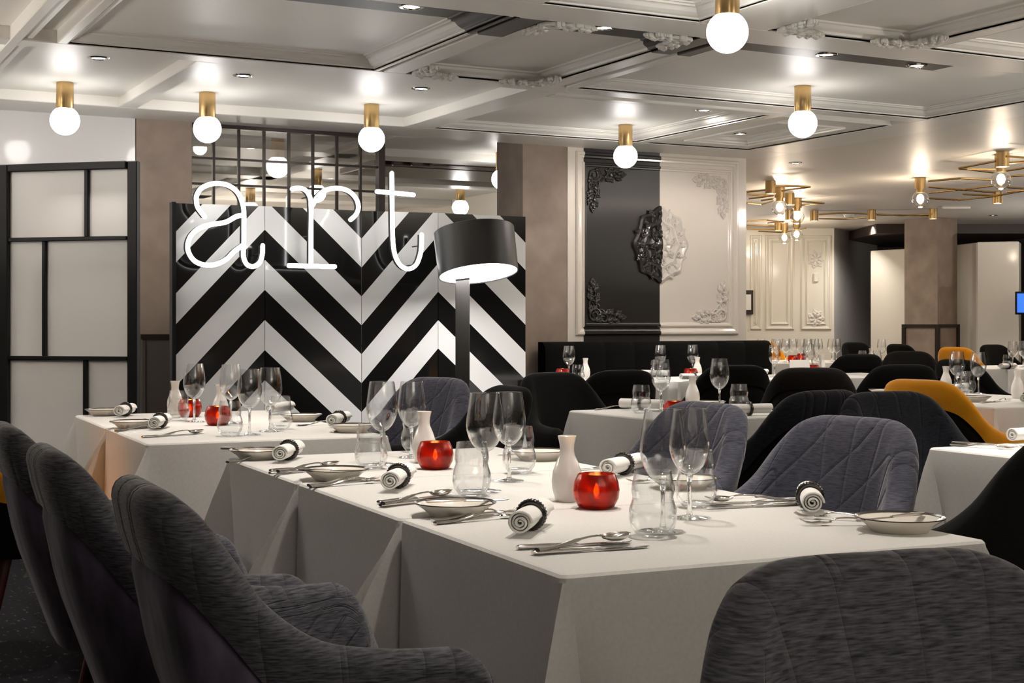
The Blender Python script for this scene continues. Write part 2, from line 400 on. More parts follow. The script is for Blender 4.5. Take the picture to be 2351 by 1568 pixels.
# ------------------------------------------------------------------ painted and moulded wall panel
def ring_rect(mb, x0, x1, z0, z1, wdt, y, dep):
    """mitred raised moulding lying on a wall facing -y"""
    prof = [(0, 0), (0, dep*.6), (wdt*.2, dep), (wdt*.45, dep), (wdt*.6, dep*.55), (wdt*.85, dep*.45), (wdt, 0)]
    vs = []; fs = []
    for d, h in prof:
        for p in ((x0+d, z0+d), (x1-d, z0+d), (x1-d, z1-d), (x0+d, z1-d)): vs.append((p[0], y-h, p[1]))
    for i in range(len(prof)-1):
        for k in range(4): fs.append((i*4+k, (i+1)*4+k, (i+1)*4+(k+1) % 4, i*4+(k+1) % 4))
    mb.add(vs, fs)
YP = 9.06
pz0, pz1 = 1.03, 2.375
mb = MB(); ring_rect(mb, 5.30, 6.76, pz0, pz1, .05, YP, .022); trim(mb, M_panelw)
mb = MB(); ring_rect(mb, 5.36, 6.70, pz0+.06, pz1-.075, .035, YP, .016); trim(mb, M_panelw)

def spiral(c, r0, r1, a0, turns, n=22):
    return [(c[0]+(r0+(r1-r0)*k/n)*math.cos(a0+2*PI*turns*k/n), c[1]+(r0+(r1-r0)*k/n)*math.sin(a0+2*PI*turns*k/n)) for k in range(n+1)]
def flat_tube(mb, pts, r, M, taper=True):
    n = len(pts); rr = [r*(1-.55*k/(n-1)) if taper else r for k in range(n)]
    mb.tube([M @ Vector((p[0], p[1], 0)) for p in pts], rr, 7)
def leaf(mb, x, y, a, L, M):
    mm = M @ Matrix.Translation((x, y, 0)) @ Matrix.Rotation(a, 4, 'Z')
    for k, (dx, dy, r) in enumerate(((0, 0, .42), (.35, .25, .26), (.35, -.25, .26), (.62, .12, .2), (.62, -.12, .2), (.85, 0, .16))):
        o = MB(); o.ball((dx*L, dy*L, 0), r*L, 8, (1.25, .8, .8)); mb.add([mm @ Vector(p) for p in o.v], o.f)
def corner_flourish(mb, M, s=1.0):
    """two arms of scrolls and leaves meeting at a corner; local x and y are the arms"""
    S = Matrix.Scale(s, 4)
    M = M @ S
    flat_tube(mb, spiral((.055, .055), .05, .012, .3, 1.6), .012, M)
    for sw in (0, 1):
        N = M @ (Matrix(((0, 1, 0, 0), (1, 0, 0, 0), (0, 0, 1, 0), (0, 0, 0, 1))) if sw else Matrix.Identity(4))
        flat_tube(mb, spiral((.13, .035), .04, .010, PI, -1.5), .011, N)
        flat_tube(mb, spiral((.105, .07), .03, .008, 0, 1.4), .009, N)
        flat_tube(mb, spiral((.20, .045), .03, .008, PI, 1.5), .009, N)
        for x, y, a, L in ((.08, .02, .2, .05), (.15, .07, .5, .05), (.17, .02, -.4, .05), (.22, .02, -.3, .05), (.235, .06, .5, .05), (.265, .04, 0, .055), (.19, .075, .9, .035)): leaf(mb, x, y, a, L, N)
def wallM(x, z, y, fx=1, fz=1):
    return Matrix(((fx, 0, 0, x), (0, 0, -1, y), (0, fz, 0, z), (0, 0, 0, 1)))
for (x, z, fx, fz, lab) in ((5.40, 2.265, 1, -1, 'dark lacquered scroll ornament in the upper corner of the black painted wall stripe'),
                            (5.40, 1.12, 1, 1, 'dark lacquered scroll ornament in the lower corner of the black painted wall stripe'),
                            (6.66, 2.255, -1, -1, 'white scroll ornament in the upper corner of the white half of the wall panel'),
                            (6.66, 1.12, -1, 1, 'white scroll ornament in the lower corner of the white half of the wall panel')):
    mb = MB(); corner_flourish(mb, wallM(x, z, YP-.006, fx, fz), 1.05)
    tag(mb.build('wall_ornament', M_ornw), lab, 'ornament', 'scroll ornaments on the wall panel')
mb = MB(); xm, zm = 6.035, 1.71
Mm = wallM(xm, zm, YP-.002) @ Matrix.Diagonal((1, 1.17, 1, 1))
mb.lathe([(.235, 0), (.232, .02), (.215, .03), (.20, .018), (.17, .012), (.155, .026), (.14, .03), (.125, .014), (.10, .012), (.085, .03), (.07, .034), (.05, .022), (.03, .04), (.0, .046)], 64, Mm,
         lambda a, z: .05*math.cos(8*a)*(1 if z < .035 else .3)+.02*math.cos(16*a))
for k in range(16):
    a = 2*PI*k/16
    leaf(mb, .195*math.cos(a), .195*math.sin(a), a+.3, .05, Mm @ Matrix.Translation((0, 0, .018)))
    flat_tube(mb, spiral((.165*math.cos(a), .165*math.sin(a)), .024, .006, a, 1.4, 12), .008, Mm @ Matrix.Translation((0, 0, .022)))
for k in range(8):
    a = 2*PI*k/8+.2
    leaf(mb, .06*math.cos(a), .06*math.sin(a), a, .05, Mm @ Matrix.Translation((0, 0, .03)))
    flat_tube(mb, spiral((.11*math.cos(a), .11*math.sin(a)), .026, .006, a+1, -1.5, 12), .008, Mm @ Matrix.Translation((0, 0, .02)))
tag(mb.build('wall_medallion', M_ornw), 'large oval rosette half dark and half white in the middle of the wall panel', 'ornament')
# ceiling coffer corner ornaments
def ceilM(x, y, fx, fy): return Matrix(((fx, 0, 0, x), (0, fy, 0, y), (0, 0, -1, HS-.004), (0, 0, 0, 1)))
for (x, y, fx, fy, lab) in ((2.965, 6.77, 1, -1, 'white plaster ornament at the small ceiling coffer corner nearest the neon letter t'),
                            (3.745, 6.77, -1, -1, 'white plaster ornament at the small ceiling coffer corner nearest the pillar by the wall panel'),
                            (2.965, 5.31, 1, 1, 'white plaster ceiling ornament beside the dark stripe with one downlight'),
                            (3.745, 5.31, -1, 1, 'white plaster ceiling ornament just behind the nearest globe lamp'),
                            (3.93, 5.03, 1, -1, 'white plaster ceiling ornament in the coffer corner next to the nearest globe lamp'),
                            (4.74, 5.03, -1, -1, 'white plaster ceiling ornament at the coffer corner above the long dark stripe with two downlights')):
    mb = MB(); corner_flourish(mb, ceilM(x, y, fx, fy) @ Matrix.Diagonal((1, 1, 1.5, 1)), .85)
    tag(mb.build('ceiling_ornament', M_orn_w), lab, 'ornament', 'plaster ornaments in the ceiling coffers')

# ------------------------------------------------------------------ lamps
def make_globe():
    o = thing('globe_lamp', '', 'lamp')
    m = MB(); m.lathe([(.0, 0), (.046, 0), (.0475, -.003), (.0475, -.145), (.046, -.148), (.0, -.148)], 32); m.build('brass_stem', M_brass, o)
    m = MB(); m.ball((0, 0, -.211), .081, 32); m.build('globe', M_globe, o)
    return o
GL = [((149, 190), 'opal globe ceiling lamp on brass stem above the black framed white partition'),
      ((476, 213), 'opal globe ceiling lamp on brass stem above the first letter of the neon sign'),
      ((853, 240), 'opal globe ceiling lamp on brass stem at the end post of the gridded window'),
      ((1436, 287), 'opal globe ceiling lamp on brass stem in front of the black wall stripe'),
      ((1843, 198), 'opal globe ceiling lamp on brass stem in the large coffer with the long dark stripe'),
      ((1670, -51), 'largest opal globe ceiling lamp, the nearest one, its brass stem cut by the picture edge')]
for (px, py), lab in GL:
    x, y = at(px, py, HC); place('globe', make_globe, (x, y, HC), 0, lab, 'opal globe ceiling lamps')
for px, py, lab in ((727, 388, 'opal globe ceiling lamp in the back room above the middle neon letter'), (1057, 427, 'opal globe ceiling lamp in the back room, over the black floor lamp shade'),
               (575, 432, 'opal globe ceiling lamp in the back room, seen through the first neon letter'), (1152, 350, 'opal globe ceiling lamp half hidden by the pillar beside the wall panel')):
    x, y = at(px, py, HC); dup(PROTO['globe'], (x, y, HC), 0, lab, 'opal globe ceiling lamps')
# added point lights without lamps, brightening the ceiling and walls from out of view
for x, y in ((-1.2, 6.4), (-1.2, 8.2), (1.4, 12.3), (9.4, 5.6)):
    pl = bpy.data.lights.new('unseen_fill_point', 'POINT'); pl.energy = 16; pl.color = (1, .93, .86); pl.shadow_soft_size = .08
    po = bpy.data.objects.new('unseen_fill_point', pl); C.objects.link(po); po.location = (x, y, HC-.21)
# added upward area lights with no lamp bodies, bouncing fill off the ceiling
for x, y, p in ((-.9, 6.9, 45), (1.2, -2.0, 88), (5.0, 1.2, 45), (6.9, 3.0, 60), (8.9, 4.4, 70), (11.4, 6.6, 80), (14.2, 10.2, 90), (.5, 11.5, 22), (4.6, 14.6, 20), (9.2, 15.2, 60)):
    area('unseen_fill_uplight', (x, y, 1.35), .5, p, (1, .93, .85), (PI, 0, 0))
def make_down():
    o = thing('downlight', '', 'ceiling light')
    m = MB(); m.lathe([(.034, -.001), (.038, -.006), (.052, -.005), (.056, 0)], 28); m.build('bezel', M_steel, o)
    m = MB(); m.lathe([(0, -.0015), (.034, -.0015)], 24); m.build('lens', M_lens, o)
    return o
DOWN = [((226, 133), 'recessed downlight beside the globe lamp over the white partition'), ((558, 173), 'recessed downlight between the second and third globe lamps'),
        ((966, 203), 'recessed downlight past the globe lamp by the window end post'), ((945, 15), 'recessed downlight in the dark stripe of the largest olive coffer'),
        ((1386, 63), 'recessed downlight in the dark stripe of the small ornamented coffer'), ((1897, 125), 'recessed downlight at the middle of the long dark ceiling stripe'),
        ((2105, 150), 'recessed downlight near the end of the long dark ceiling stripe'), ((1616, 253), 'small recessed downlight in the coffer of the lamp by the black wall stripe'),
        ((1700, 307), 'small recessed downlight in the narrow moulded coffer')]
GD = 'recessed ceiling downlights'
for (px, py), lab in DOWN:
    x, y = at(px, py, HC); place('down', make_down, (x, y, HC), 0, lab, GD)
for px, py, lab in ((1826, 374, 'recessed downlight in the glossy ceiling just past the beam'), (2200, 522, 'farthest tiny downlight beside the distant pillar, upper one'), (2205, 537, 'tiny downlight beside the distant pillar, lower one'),
                    (2276, 533, 'tiny downlight above the distant white block'), (2060, 532, 'tiny downlight over the distant white partition'), (2280, 494, 'small downlight between the brass chandelier and the white block')):
    x, y = at(px, py, HC); dup(PROTO['down'], (x, y, HC), 0, lab, GD)
# light of the seen downlights, and of spots added for fill
def beamlight(x, y, p, ang=72): spotl('downlight_and_fill_beam', (x, y, HC-.012), p*.95, ang, .8, .035)
for (px, py), lab in DOWN:
    x, y = at(px, py, HC); beamlight(x, y, 30)
# unseen downlights and spots added over tables and aisles to brighten them
for x, y, p in ((1.5, 2.15, 46), (1.62, 2.95, 58), (1.6, 3.7, 62), (1.55, 4.75, 56), (1.55, 5.6, 56), (3.5, 4.95, 90), (3.6, 2.75, 110), (5.3, 5.2, 56), (5.45, 7.9, 40), (4.8, 7.9, 12), (6.5, 7.9, 40),
                (2.75, 3.0, 64), (2.9, 6.2, 24), (4.6, 3.6, 24), (6.2, 5.2, 30), (6.2, 7.0, 24), (8.4, 6.2, 30), (8.2, 10.9, 40), (9.0, 11.1, 40), (9.3, 9.8, 40), (9.6, 8.7, 40), (8.0, 8.6, 30), (11.2, 12.6, 30)): beamlight(x, y, p)
# spots with no fixtures, added to brighten the panel and other walls
for x, y, p in ((5.4, 7.6, 20), (5.95, 7.6, 28), (6.5, 7.6, 30), (1.0, 8.3, 6), (.2, 8.3, 6), (3.0, 7.4, 8)): spotl('wall_fill_spot', (x, y, HC-.012), p, 176, .25, .05)
for x, y, p in ((10.6, 14.0, 40), (12.0, 13.6, 30), (*room(4.9, 19.7), 70)): spotl('wall_fill_spot', (x, y, HC-.012), p, 150, .8, .05)
# ------------------------------------------------------------------ framed white partition
def from_screen(pxa, pxb, Za, Zb): return Vector((*spot(pxa, Za), 0)), Vector((*spot(pxb, Zb), 0))
a, b = from_screen(4, 318, 7.55, 7.35)
d = (b-a); L = d.length; ang = math.atan2(d.y, d.x)
part = thing('room_divider', 'white opal room divider in a black frame with uneven panes', 'divider', a, ang)
def zz(py, Z): return CZ-(py-HZ)*Z/FPX
Zm = 7.45
rowz = [.02, .32, zz(822, Zm), zz(549, Zm), zz(386, 7.5)]
fw = .021
def fx(px): return (px-4)/314*L
m = MB(); m.bevbox(0, .055, -.035, .035, 0, rowz[4]+.02, .004); m.bevbox(L-.055, L, -.02, .02, 0, rowz[4]+.02, .004)
m.bevbox(.055, L-.055, -.035, .035, rowz[4]-.02, rowz[4]+.02, .004); m.bevbox(.055, L-.055, -.03, .03, 0, .04, .004)
for k in (1, 2, 3): m.bevbox(.055, L-.055, -.028, .028, rowz[k]-fw/2, rowz[k]+fw/2, .003)
for px, k in ((205, 3), (108, 2), (202, 1), (108, 0)): m.bevbox(fx(px)-fw/2, fx(px)+fw/2, -.027, .027, rowz[k]+fw/2, rowz[k+1]-fw/2, .003)
m.build('frame', M_black, part, False)
for k, px in ((3, 205), (2, 108), (1, 202), (0, 108)):
    for x0, x1 in ((.055, fx(px)-fw/2), (fx(px)+fw/2, L-.055)):
        m = MB(); m.box(x0+.001, x1-.001, -.006, .006, rowz[k]+fw/2, rowz[k+1]-(fw/2 if k < 3 else .02)); m.build('pane', M_opal, part, False)

# ------------------------------------------------------------------ chevron folding screen
YS = 8.30
cols = [(401, YS), (608, YS-.03), (830, YS+.03), (1006, YS-.03), (1207, YS)]
P = [onv(px, 480, y) for px, y in cols]
ztop = sum(onv(px, py, YS)[2] for px, py in ((608, 474), (830, 483), (1006, 490)))/3
M_chev = mat('chevron_lacquer', (.8, .8, .8), .14, coat=.5)
uv = nd(M_chev, 'ShaderNodeUVMap'); sx = nd(M_chev, 'ShaderNodeSeparateXYZ'); lk(M_chev, uv.outputs[0], sx.inputs[0])
PER = .359
ff = mathn(M_chev, 'FRACT', mathn(M_chev, 'DIVIDE', mathn(M_chev, 'SUBTRACT', sx.outputs[1], sx.outputs[0]), PER))
mx = nd(M_chev, 'ShaderNodeMix', data_type='RGBA'); mx.inputs[6].default_value = (.74, .74, .73, 1); mx.inputs[7].default_value = (.006, .006, .006, 1)
lk(M_chev, mathn(M_chev, 'GREATER_THAN', ff, .5), mx.inputs[0]); lk(M_chev, mx.outputs[2], pb(M_chev).inputs['Base Color'])
scr = thing('folding_screen', 'tall folding screen with glossy black and white chevron stripes', 'screen', (P[0][0], P[0][1], 0))
# chevron peaks at the second and fourth fold; z of a black-to-white edge at the first peak
zpk = onv(608, 528, YS-.03)[2]
base = Vector((P[0][0], P[0][1], 0))
for k in range(4):
    A = Vector((P[k][0], P[k][1], 0))-base; B = Vector((P[k+1][0], P[k+1][1], 0))-base
    d = (B-A).normalized(); nrm = Vector((d.y, -d.x, 0)); W = (B-A).length
    m = MB(); uvs = []
    A2, B2 = A+d*.002, B-d*.002
    vs = [];
    for q, off in ((A2, 0), (B2, 0), (B2, -.035), (A2, -.035)):
        for z in (0.02, ztop): vs.append(q+nrm*off+Vector((0, 0, z)))
    # distance from the fold that carries the peak
    ww = [W, 0] if k in (0, 2) else [0, W]
    dist = [ww[0], ww[1], ww[1], ww[0]]
    uvs = []
    for i in range(4):
        for z in (.02, ztop): uvs.append((-dist[i]/W*1.58*PER, z-zpk))
    m.add(vs, [(0, 2, 3, 1), (4, 6, 7, 5), (2, 4, 5, 3), (6, 0, 1, 7), (1, 3, 5, 7), (0, 6, 4, 2)])
    m.build('panel', M_chev, scr, False, uvs)
A = Vector((0, 0, 0)); d = (Vector((P[1][0], P[1][1], 0))-base).normalized(); n2 = Vector((d.y, -d.x, 0))
m = MB(); m.box(-.022, .0, -.04, .04, 0, ztop+.004, Matrix.Rotation(math.atan2(d.y, d.x), 4, 'Z')); m.build('edge_post', M_black, scr, False)

# ------------------------------------------------------------------ neon letters
YN = 8.12
def zA(x, y): return (380+x/3.919, 260+y/3.919)
def zT(x, y): return (800+x/4.354, 300+y/4.354)
LET = {'a': ([[(352, 930), (320, 890), (290, 845), (278, 790), (283, 735), (330, 670), (440, 632), (560, 648), (650, 715), (695, 820), (707, 920), (706, 1000), (704, 1180), (702, 1290), (735, 1362), (795, 1378), (850, 1340), (872, 1265), (875, 1190)],
              [(706, 918), (640, 928), (540, 980), (420, 1000), (300, 1038), (222, 1115), (200, 1220), (250, 1318), (340, 1362), (450, 1360), (550, 1312), (620, 1242), (700, 1185)]], zA, 'white neon letter a glowing in front of the chevron screen'),
       'r': ([[(1140, 682), (1195, 674), (1255, 690), (1298, 750), (1310, 850), (1309, 1100), (1308, 1372)], [(1110, 1371), (1320, 1376), (1523, 1380)],
              [(1312, 850), (1365, 755), (1435, 695), (1540, 675), (1640, 697), (1710, 760), (1736, 840), (1715, 910), (1665, 958)]], zA, 'white neon letter r glowing over the middle of the chevron screen'),
       't': ([[(434, 425), (438, 800), (445, 1100), (470, 1255), (525, 1350), (600, 1382), (675, 1342), (715, 1250), (730, 1150), (732, 1040)], [(285, 608), (465, 624), (650, 642)]], zT, 'white neon letter t glowing beside the black floor lamp shade')}
for ch, (strokes, zf, lab) in LET.items():
    pts = [[onv(*zf(*p), YN) for p in s] for s in strokes]
    o0 = Vector(pts[0][0])
    o = thing('neon_letter', lab, 'sign', o0, 0, 'neon letters spelling art')
    m = MB(); m2 = MB()
    for s in pts:
        cv = crom([Vector(p)-o0 for p in s], 10)
        m.tube(cv, .0135, 10); m.ball(cv[0], .0135, 10); m.ball(cv[-1], .0135, 10)
        m2.tube([p+Vector((-.004, .026, 0)) for p in cv], .0125, 8)
    m.build('tube', M_neon, o); m2.build('backing', M_blacks, o)
    # little stand-offs back to the screen
    for q in (strokes[0][-2], strokes[0][len(strokes[0])-4]):
        r = Vector(onv(*zf(*q), YN))-o0; m = MB(); m.tube([r+Vector((0, .02, 0)), r+Vector((0, YS-YN-.04, 0))], .004, 6); m.build('stand_off', M_black, o)

# ------------------------------------------------------------------ floor lamp
lx, ly, _ = onv(1093, 580, 7.75)
t0 = (1093-CX)/FPX; ZL = 7.75/(-t0*sa+ca)
sc_l = ZL/FPX
fl = thing('floor_lamp', 'tall black floor lamp with a tilted drum shade in front of the chevron screen', 'lamp', (lx, ly, 0), -YAW)
zc = CZ-(579-HZ)*sc_l; R1 = 93.5*sc_l; R2 = 92*sc_l; H = 104*sc_l
Ms = Matrix.Translation((0, 0, zc)) @ Matrix.Rotation(math.radians(-6.5), 4, 'Y') @ Matrix.Rotation(math.radians(-12), 4, 'X')
m = MB(); m.lathe([(0, H/2-.002), (R1-.004, H/2), (R1, H/2-.004), (R2, -H/2), (R2-.006, -H/2), (R1-.008, H/2-.01), (0, H/2-.012)], 64, Ms); m.build('lamp_shade', M_blacks, fl)
m = MB(); m.lathe([(0, -H/2+.006), (R2-.007, -H/2+.006)], 64, Ms); m.build('diffuser', M_diff, fl)
pxo = (1061-1093)*sc_l
m = MB(); m.bevbox(pxo-.043, pxo+.043, .06, .10, .02, zc-.05, .004); m.bevbox(pxo-.03, pxo+.03, .0, .10, zc-.05, zc+.02, .004); m.build('post', M_blacks, fl, False)
m = MB(); m.lathe([(0, 0), (.2, 0), (.2, .016), (.19, .02), (0, .02)], 48, Matrix.Translation((pxo, .08, 0))); m.build('base', M_blacks, fl)
lt = area('lamp_light', (0, 0, 0), .4, 14, (1, .96, .92), (0, 0, 0), PI, fl); lt.matrix_local = Ms @ Matrix.Translation((0, 0, -H/2-.005))

# ------------------------------------------------------------------ banquette along the panel wall
def banquette(x0, x1, y1, top, label, n, rz=0):
    W = x1-x0; o = thing('banquette', label, 'sofa', (x0, y1, 0), rz)
    m = MB(); m.bevbox(0, W, -.62, -.12, .08, .45, .03); m.build('seat', F_black, o)
    m = MB()
    for k in range(n):
        a, b = W*k/n, W*(k+1)/n; rows = []
        for z, th in ((.42, .09), (.6, .12), (top-.08, .12), (top-.03, .11), (top-.006, .085), (top, .05), (top, .01), (.42, .01)):
            rows.append([(a+(b-a)*q/8, -th-.022*math.sin(PI*q/8)**.6 if th > .02 else -th, z) for q in range(9)])
        m.grid(rows)
    m.build('back_cushion', F_black, o)
    m = MB(); m.box(.02, W-.02, -.58, -.02, 0, .08); m.build('plinth', M_black, o, False)
    return o
banquette(4.95, 6.95, 9.0, .985, 'long black channelled banquette under the black and white wall panel', 8)

# ------------------------------------------------------------------ far end of the room
def seg(p0, p1, z0, z1, th, m, name, lab=None):
    a = Vector((*p0, 0)); b = Vector((*p1, 0)); d = b-a
    mb = MB(); mb.box(0, d.length, -th, 0, z0, z1, Matrix.Translation(a) @ Matrix.Rotation(math.atan2(d.y, d.x), 4, 'Z'))
    return struct(mb, name, m)
fa, fb, fc = spot(1690, 20.4), spot(1915, 20.4), spot(2014, 22.5)
M_farw = mat('far_white_panelling', (.78, .74, .66), .3, coat=.4)
seg(fb, fa, 0, HC, .1, M_farw, 'wall_far_panelled'); seg(fa, spot(1440, 20.4), 0, HC, .1, M_farw, 'wall_far_plain'); seg(fc, fb, 0, HC, .1, M_wallw, 'wall_far_return')
a = Vector((*fa, 0)); d = (Vector((*fb, 0))-a); L = d.length; ang = math.atan2(d.y, d.x)
for px0, px1 in ((1722, 1748), (1757, 1823), (1839, 1908)):
    for ins, wd in ((0, .05), (.075, .03)):
        mb = MB(); ring_rect(mb, (px0-1690)/225*L+ins, (px1-1690)/225*L-ins, 1.02+ins, 2.36-ins, wd, 0, .02)
        R = Matrix.Translation(a) @ Matrix.Rotation(ang, 4, 'Z'); mb.v = [tuple(R @ Vector(p)) for p in mb.v]; trim(mb, M_farw)
for z, lab in ((2.02, 'pale rosette ornament high on the distant white panelled wall'), (1.18, 'pale rosette ornament low on the distant white panelled wall')):
    mb = MB(); Mw = Matrix.Translation(a) @ Matrix.Rotation(ang, 4, 'Z') @ wallM((1873-1690)/225*L, z, -.004)
    for k in range(7):
        q = 2*PI*k/7; leaf(mb, .06*math.cos(q), .06*math.sin(q), q, .075, Mw); flat_tube(mb, spiral((.05*math.cos(q+.4), .05*math.sin(q+.4)), .04, .01, q, 1.3, 12), .012, Mw)
    tag(mb.build('wall_ornament', M_orn_w), lab, 'ornament', 'rosettes on the distant wall')
mb = MB(); R = Matrix.Translation(a) @ Matrix.Rotation(ang, 4, 'Z'); mb.box((1716-1690)/225*L-.3, (1728-1690)/225*L, -.05, -.005, 1.24, 1.58, R)
o = mb.build('picture_frame', M_dark, None, False); tag(o, 'dark picture frame on the distant white wall, cut off by the panel wall edge', 'picture')
mb = MB(); mb.box((1716-1690)/225*L-.24, (1723-1690)/225*L, -.053, -.051, 1.3, 1.52, R); mb.build('picture', M_opal, o, False)
mb = MB(); mb.bevbox((1873-1690)/225*L-.03, (1873-1690)/225*L+.03, -.03, -.005, 1.70, 1.82, .004, R); tag(mb.build('thermostat', M_white, None, False), 'small white thermostat box between the rosettes of the distant wall', 'switch')
def block(px0, px1, Z0, Z1, h, th, label):
    a = Vector((*spot(px0, Z0), 0)); b = Vector((*spot(px1, Z1), 0)); d = b-a
    o = thing('partition_block', label, 'partition', a, math.atan2(d.y, d.x))
    m = MB(); m.bevbox(0, d.length, 0, th, 0, h, .01); m.build('body', M_farw, o, False)
    return o
block(1998, 2085, 20.2, 19.6, 2.13, .3, 'distant white partition block just before the far brown pillar')
block(2190, 2242, 18.9, 18.3, 2.14, .3, 'distant white partition wing past the far brown pillar')
block(2243, 2339, 18.2, 18.0, 2.14, .4, 'distant broad white partition block by the dark end of the room')
seg(spot(2500, 24), spot(1990, 24), 0, HC, .1, M_darkwall, 'wall_far_dark')
mb = MB(); q0 = Vector((*spot(2012, 19.5), 0)); q1 = Vector((*spot(2420, 19.5), 0)); d = q1-q0
mb.box(0, d.length, 0, 3.5, HC-.13, HC, Matrix.Translation(q0) @ Matrix.Rotation(math.atan2(d.y, d.x), 4, 'Z')); o = struct(mb, 'ceiling_far_dark', M_darkwall)
tv = thing('monitor', 'blue lit monitor on a dark stand at the far edge of the room', 'screen', (*spot(2350, 17.5), 0), -YAW)
m = MB(); m.bevbox(-.1, .2, -.02, .02, 1.22, 1.5, .005); m.bevbox(.02, .08, -.015, .015, 0, 1.25, .004); m.bevbox(-.12, .22, -.12, .12, 0, .02, .004); m.build('body', M_black, tv, False)
m = MB(); m.box(-.085, .185, -.023, -.0205, 1.245, 1.475); m.build('display', M_screen, tv, False)

# brass linear chandeliers with bare globe bulbs
def make_cyl(bulb):
    def mk():
        o = thing('brass_lamp', '', 'lamp')
        m = MB(); h = .105 if bulb else .12
        m.lathe([(0, 0), (.048, 0), (.05, -.002), (.05, -h), (.044, -h), (.044, -h+.02), (0, -h+.02)], 24); m.build('housing', M_brass, o)
        if bulb:
            m = MB(); m.lathe([(0, -h), (.036, -h), (.036, -h-.035), (0, -h-.035)], 20); m.build('socket', M_brass, o)
            m = MB(); m.ball((0, 0, -h-.095), .078, 24); m.build('bulb', M_bulbglass, o)
            m = MB(); m.ball((0, 0, -h-.09), .034, 12, (1, 1, 1.3)); m.build('filament', M_bulb, o)
        else:
            m = MB(); m.lathe([(0, -h+.005), (.036, -h+.005)], 16); m.build('lens', M_lens, o)
        return o
    return mk
GB = 'brass lamps of the linear chandeliers'
for bulb, px, py, lab in ((1, 2113, 408, 'brass lamp with clear bulb, nearest the pillar-side end of the large chandelier'), (1, 2298, 355, 'brass lamp with clear bulb, the nearest one on the large chandelier'),
                          (0, 2302, 348, 'stubby brass spot just in front of the nearest clear bulb'), (0, 2142, 479, 'brass spot at the far end of the long straight rod'), (0, 2290, 440, 'brass spot under the nearest clear bulb of the large chandelier'),
                          (0, 1769, 416, 'brass spot at the front of the chandelier beside the white panel wall'), (1, 1790, 430, 'brass lamp with clear bulb, the nearest one of the small chandelier'),
                          (0, 1813, 444, 'brass spot right behind the nearest bulb of the small chandelier'), (1, 1830, 455, 'brass lamp with clear bulb second in the small chandelier'),
                          (0, 1812, 482, 'dark brass spot in the middle of the small chandelier'), (1, 1829, 503, 'brass lamp with clear bulb over the distant panelled wall, upper one'),
                          (1, 1801, 512, 'brass lamp with clear bulb over the distant panelled wall, lower one'), (0, 1787, 508, 'small brass spot next to the lowest clear bulb'),
                          (0, 1869, 484, 'brass spot at the near end of the long straight rod'), (0, 2001, 482, 'brass spot half way along the long straight rod')):
    x, y = at(px, py, HC); place('cyl%d' % bulb, make_cyl(bulb), (x, y, HC), 0, lab, GB)
    if bulb: pl = bpy.data.lights.new('bulb_glow', 'POINT'); pl.energy = 9; pl.color = (1, .84, .66); pl.shadow_soft_size = .03; po = bpy.data.objects.new('bulb_glow', pl); C.objects.link(po); po.location = (x, y, HC-.28)
def rods(name, lab, lines, z=2.385):
    first = Vector((*at(*lines[0][0], z), z)); o = thing('rod_frame', lab, 'lamp frame', first, 0, 'brass rod frames on the ceiling')
    for ln in lines:
        m = MB(); m.tube([Vector((*at(px, py, z), z))-first for px, py in ln], .009, 6); m.build('rod', M_brassrod, o)
rods('rods', 'zigzag brass rods of the large chandelier between two clear bulb lamps', [[(2132, 416), (2205, 409), (2282, 413)], [(2132, 429), (2210, 436), (2285, 425)], [(2132, 443), (2205, 435), (2285, 442)],
     [(2130, 455), (2203, 459), (2280, 451)], [(2285, 370), (2202, 386), (2282, 396)], [(2202, 388), (2285, 389)], [(2310, 359), (2360, 362)], [(2312, 375), (2360, 370)], [(2310, 392), (2360, 384)], [(2312, 405), (2360, 402)], [(2312, 430), (2360, 433)], [(2312, 440), (2360, 437)], [(2210, 446), (2290, 449), (2360, 436)]])
rods('rods', 'angular brass rods of the small chandelier beside the white panel wall', [[(1715, 440), (1762, 436)], [(1778, 426), (1830, 427), (1860, 429), (1795, 438)], [(1715, 446), (1775, 449), (1720, 456)], [(1748, 460), (1775, 456)], [(1715, 466), (1750, 469), (1775, 461)],
     [(1838, 462), (1892, 466), (1840, 471)], [(1715, 508), (1760, 505), (1800, 511)], [(1715, 517), (1780, 519)], [(1715, 526), (1790, 527)], [(1763, 512), (1800, 508)], [(1742, 531), (1798, 534), (1850, 524)]])
rods('rods', 'long straight brass rod with two strands in front of the far pillar', [[(1880, 492), (1935, 489), (1992, 491)], [(1880, 502), (1940, 503), (1992, 499)], [(2012, 491), (2070, 495), (2132, 492)], [(2012, 493), (2132, 495)]])
mb = MB(); mb.bevbox(-.16, .16, -.03, .03, -.03, 0, .008, Matrix.Rotation(-YAW, 4, 'Z')); o = mb.build('emergency_light', M_white, None, False); o.location = (*at(2195, 474, HC), HC); tag(o, 'small white oblong emergency light on the glossy ceiling', 'ceiling light')
mb = MB(); mb.lathe([(0, 0), (.07, 0), (.07, -.02), (.05, -.05), (0, -.06)], 20); o = mb.build('smoke_detector', M_white); o.location = (*at(1950, 490, HC), HC); tag(o, 'round white smoke detector behind the long brass rod', 'detector')

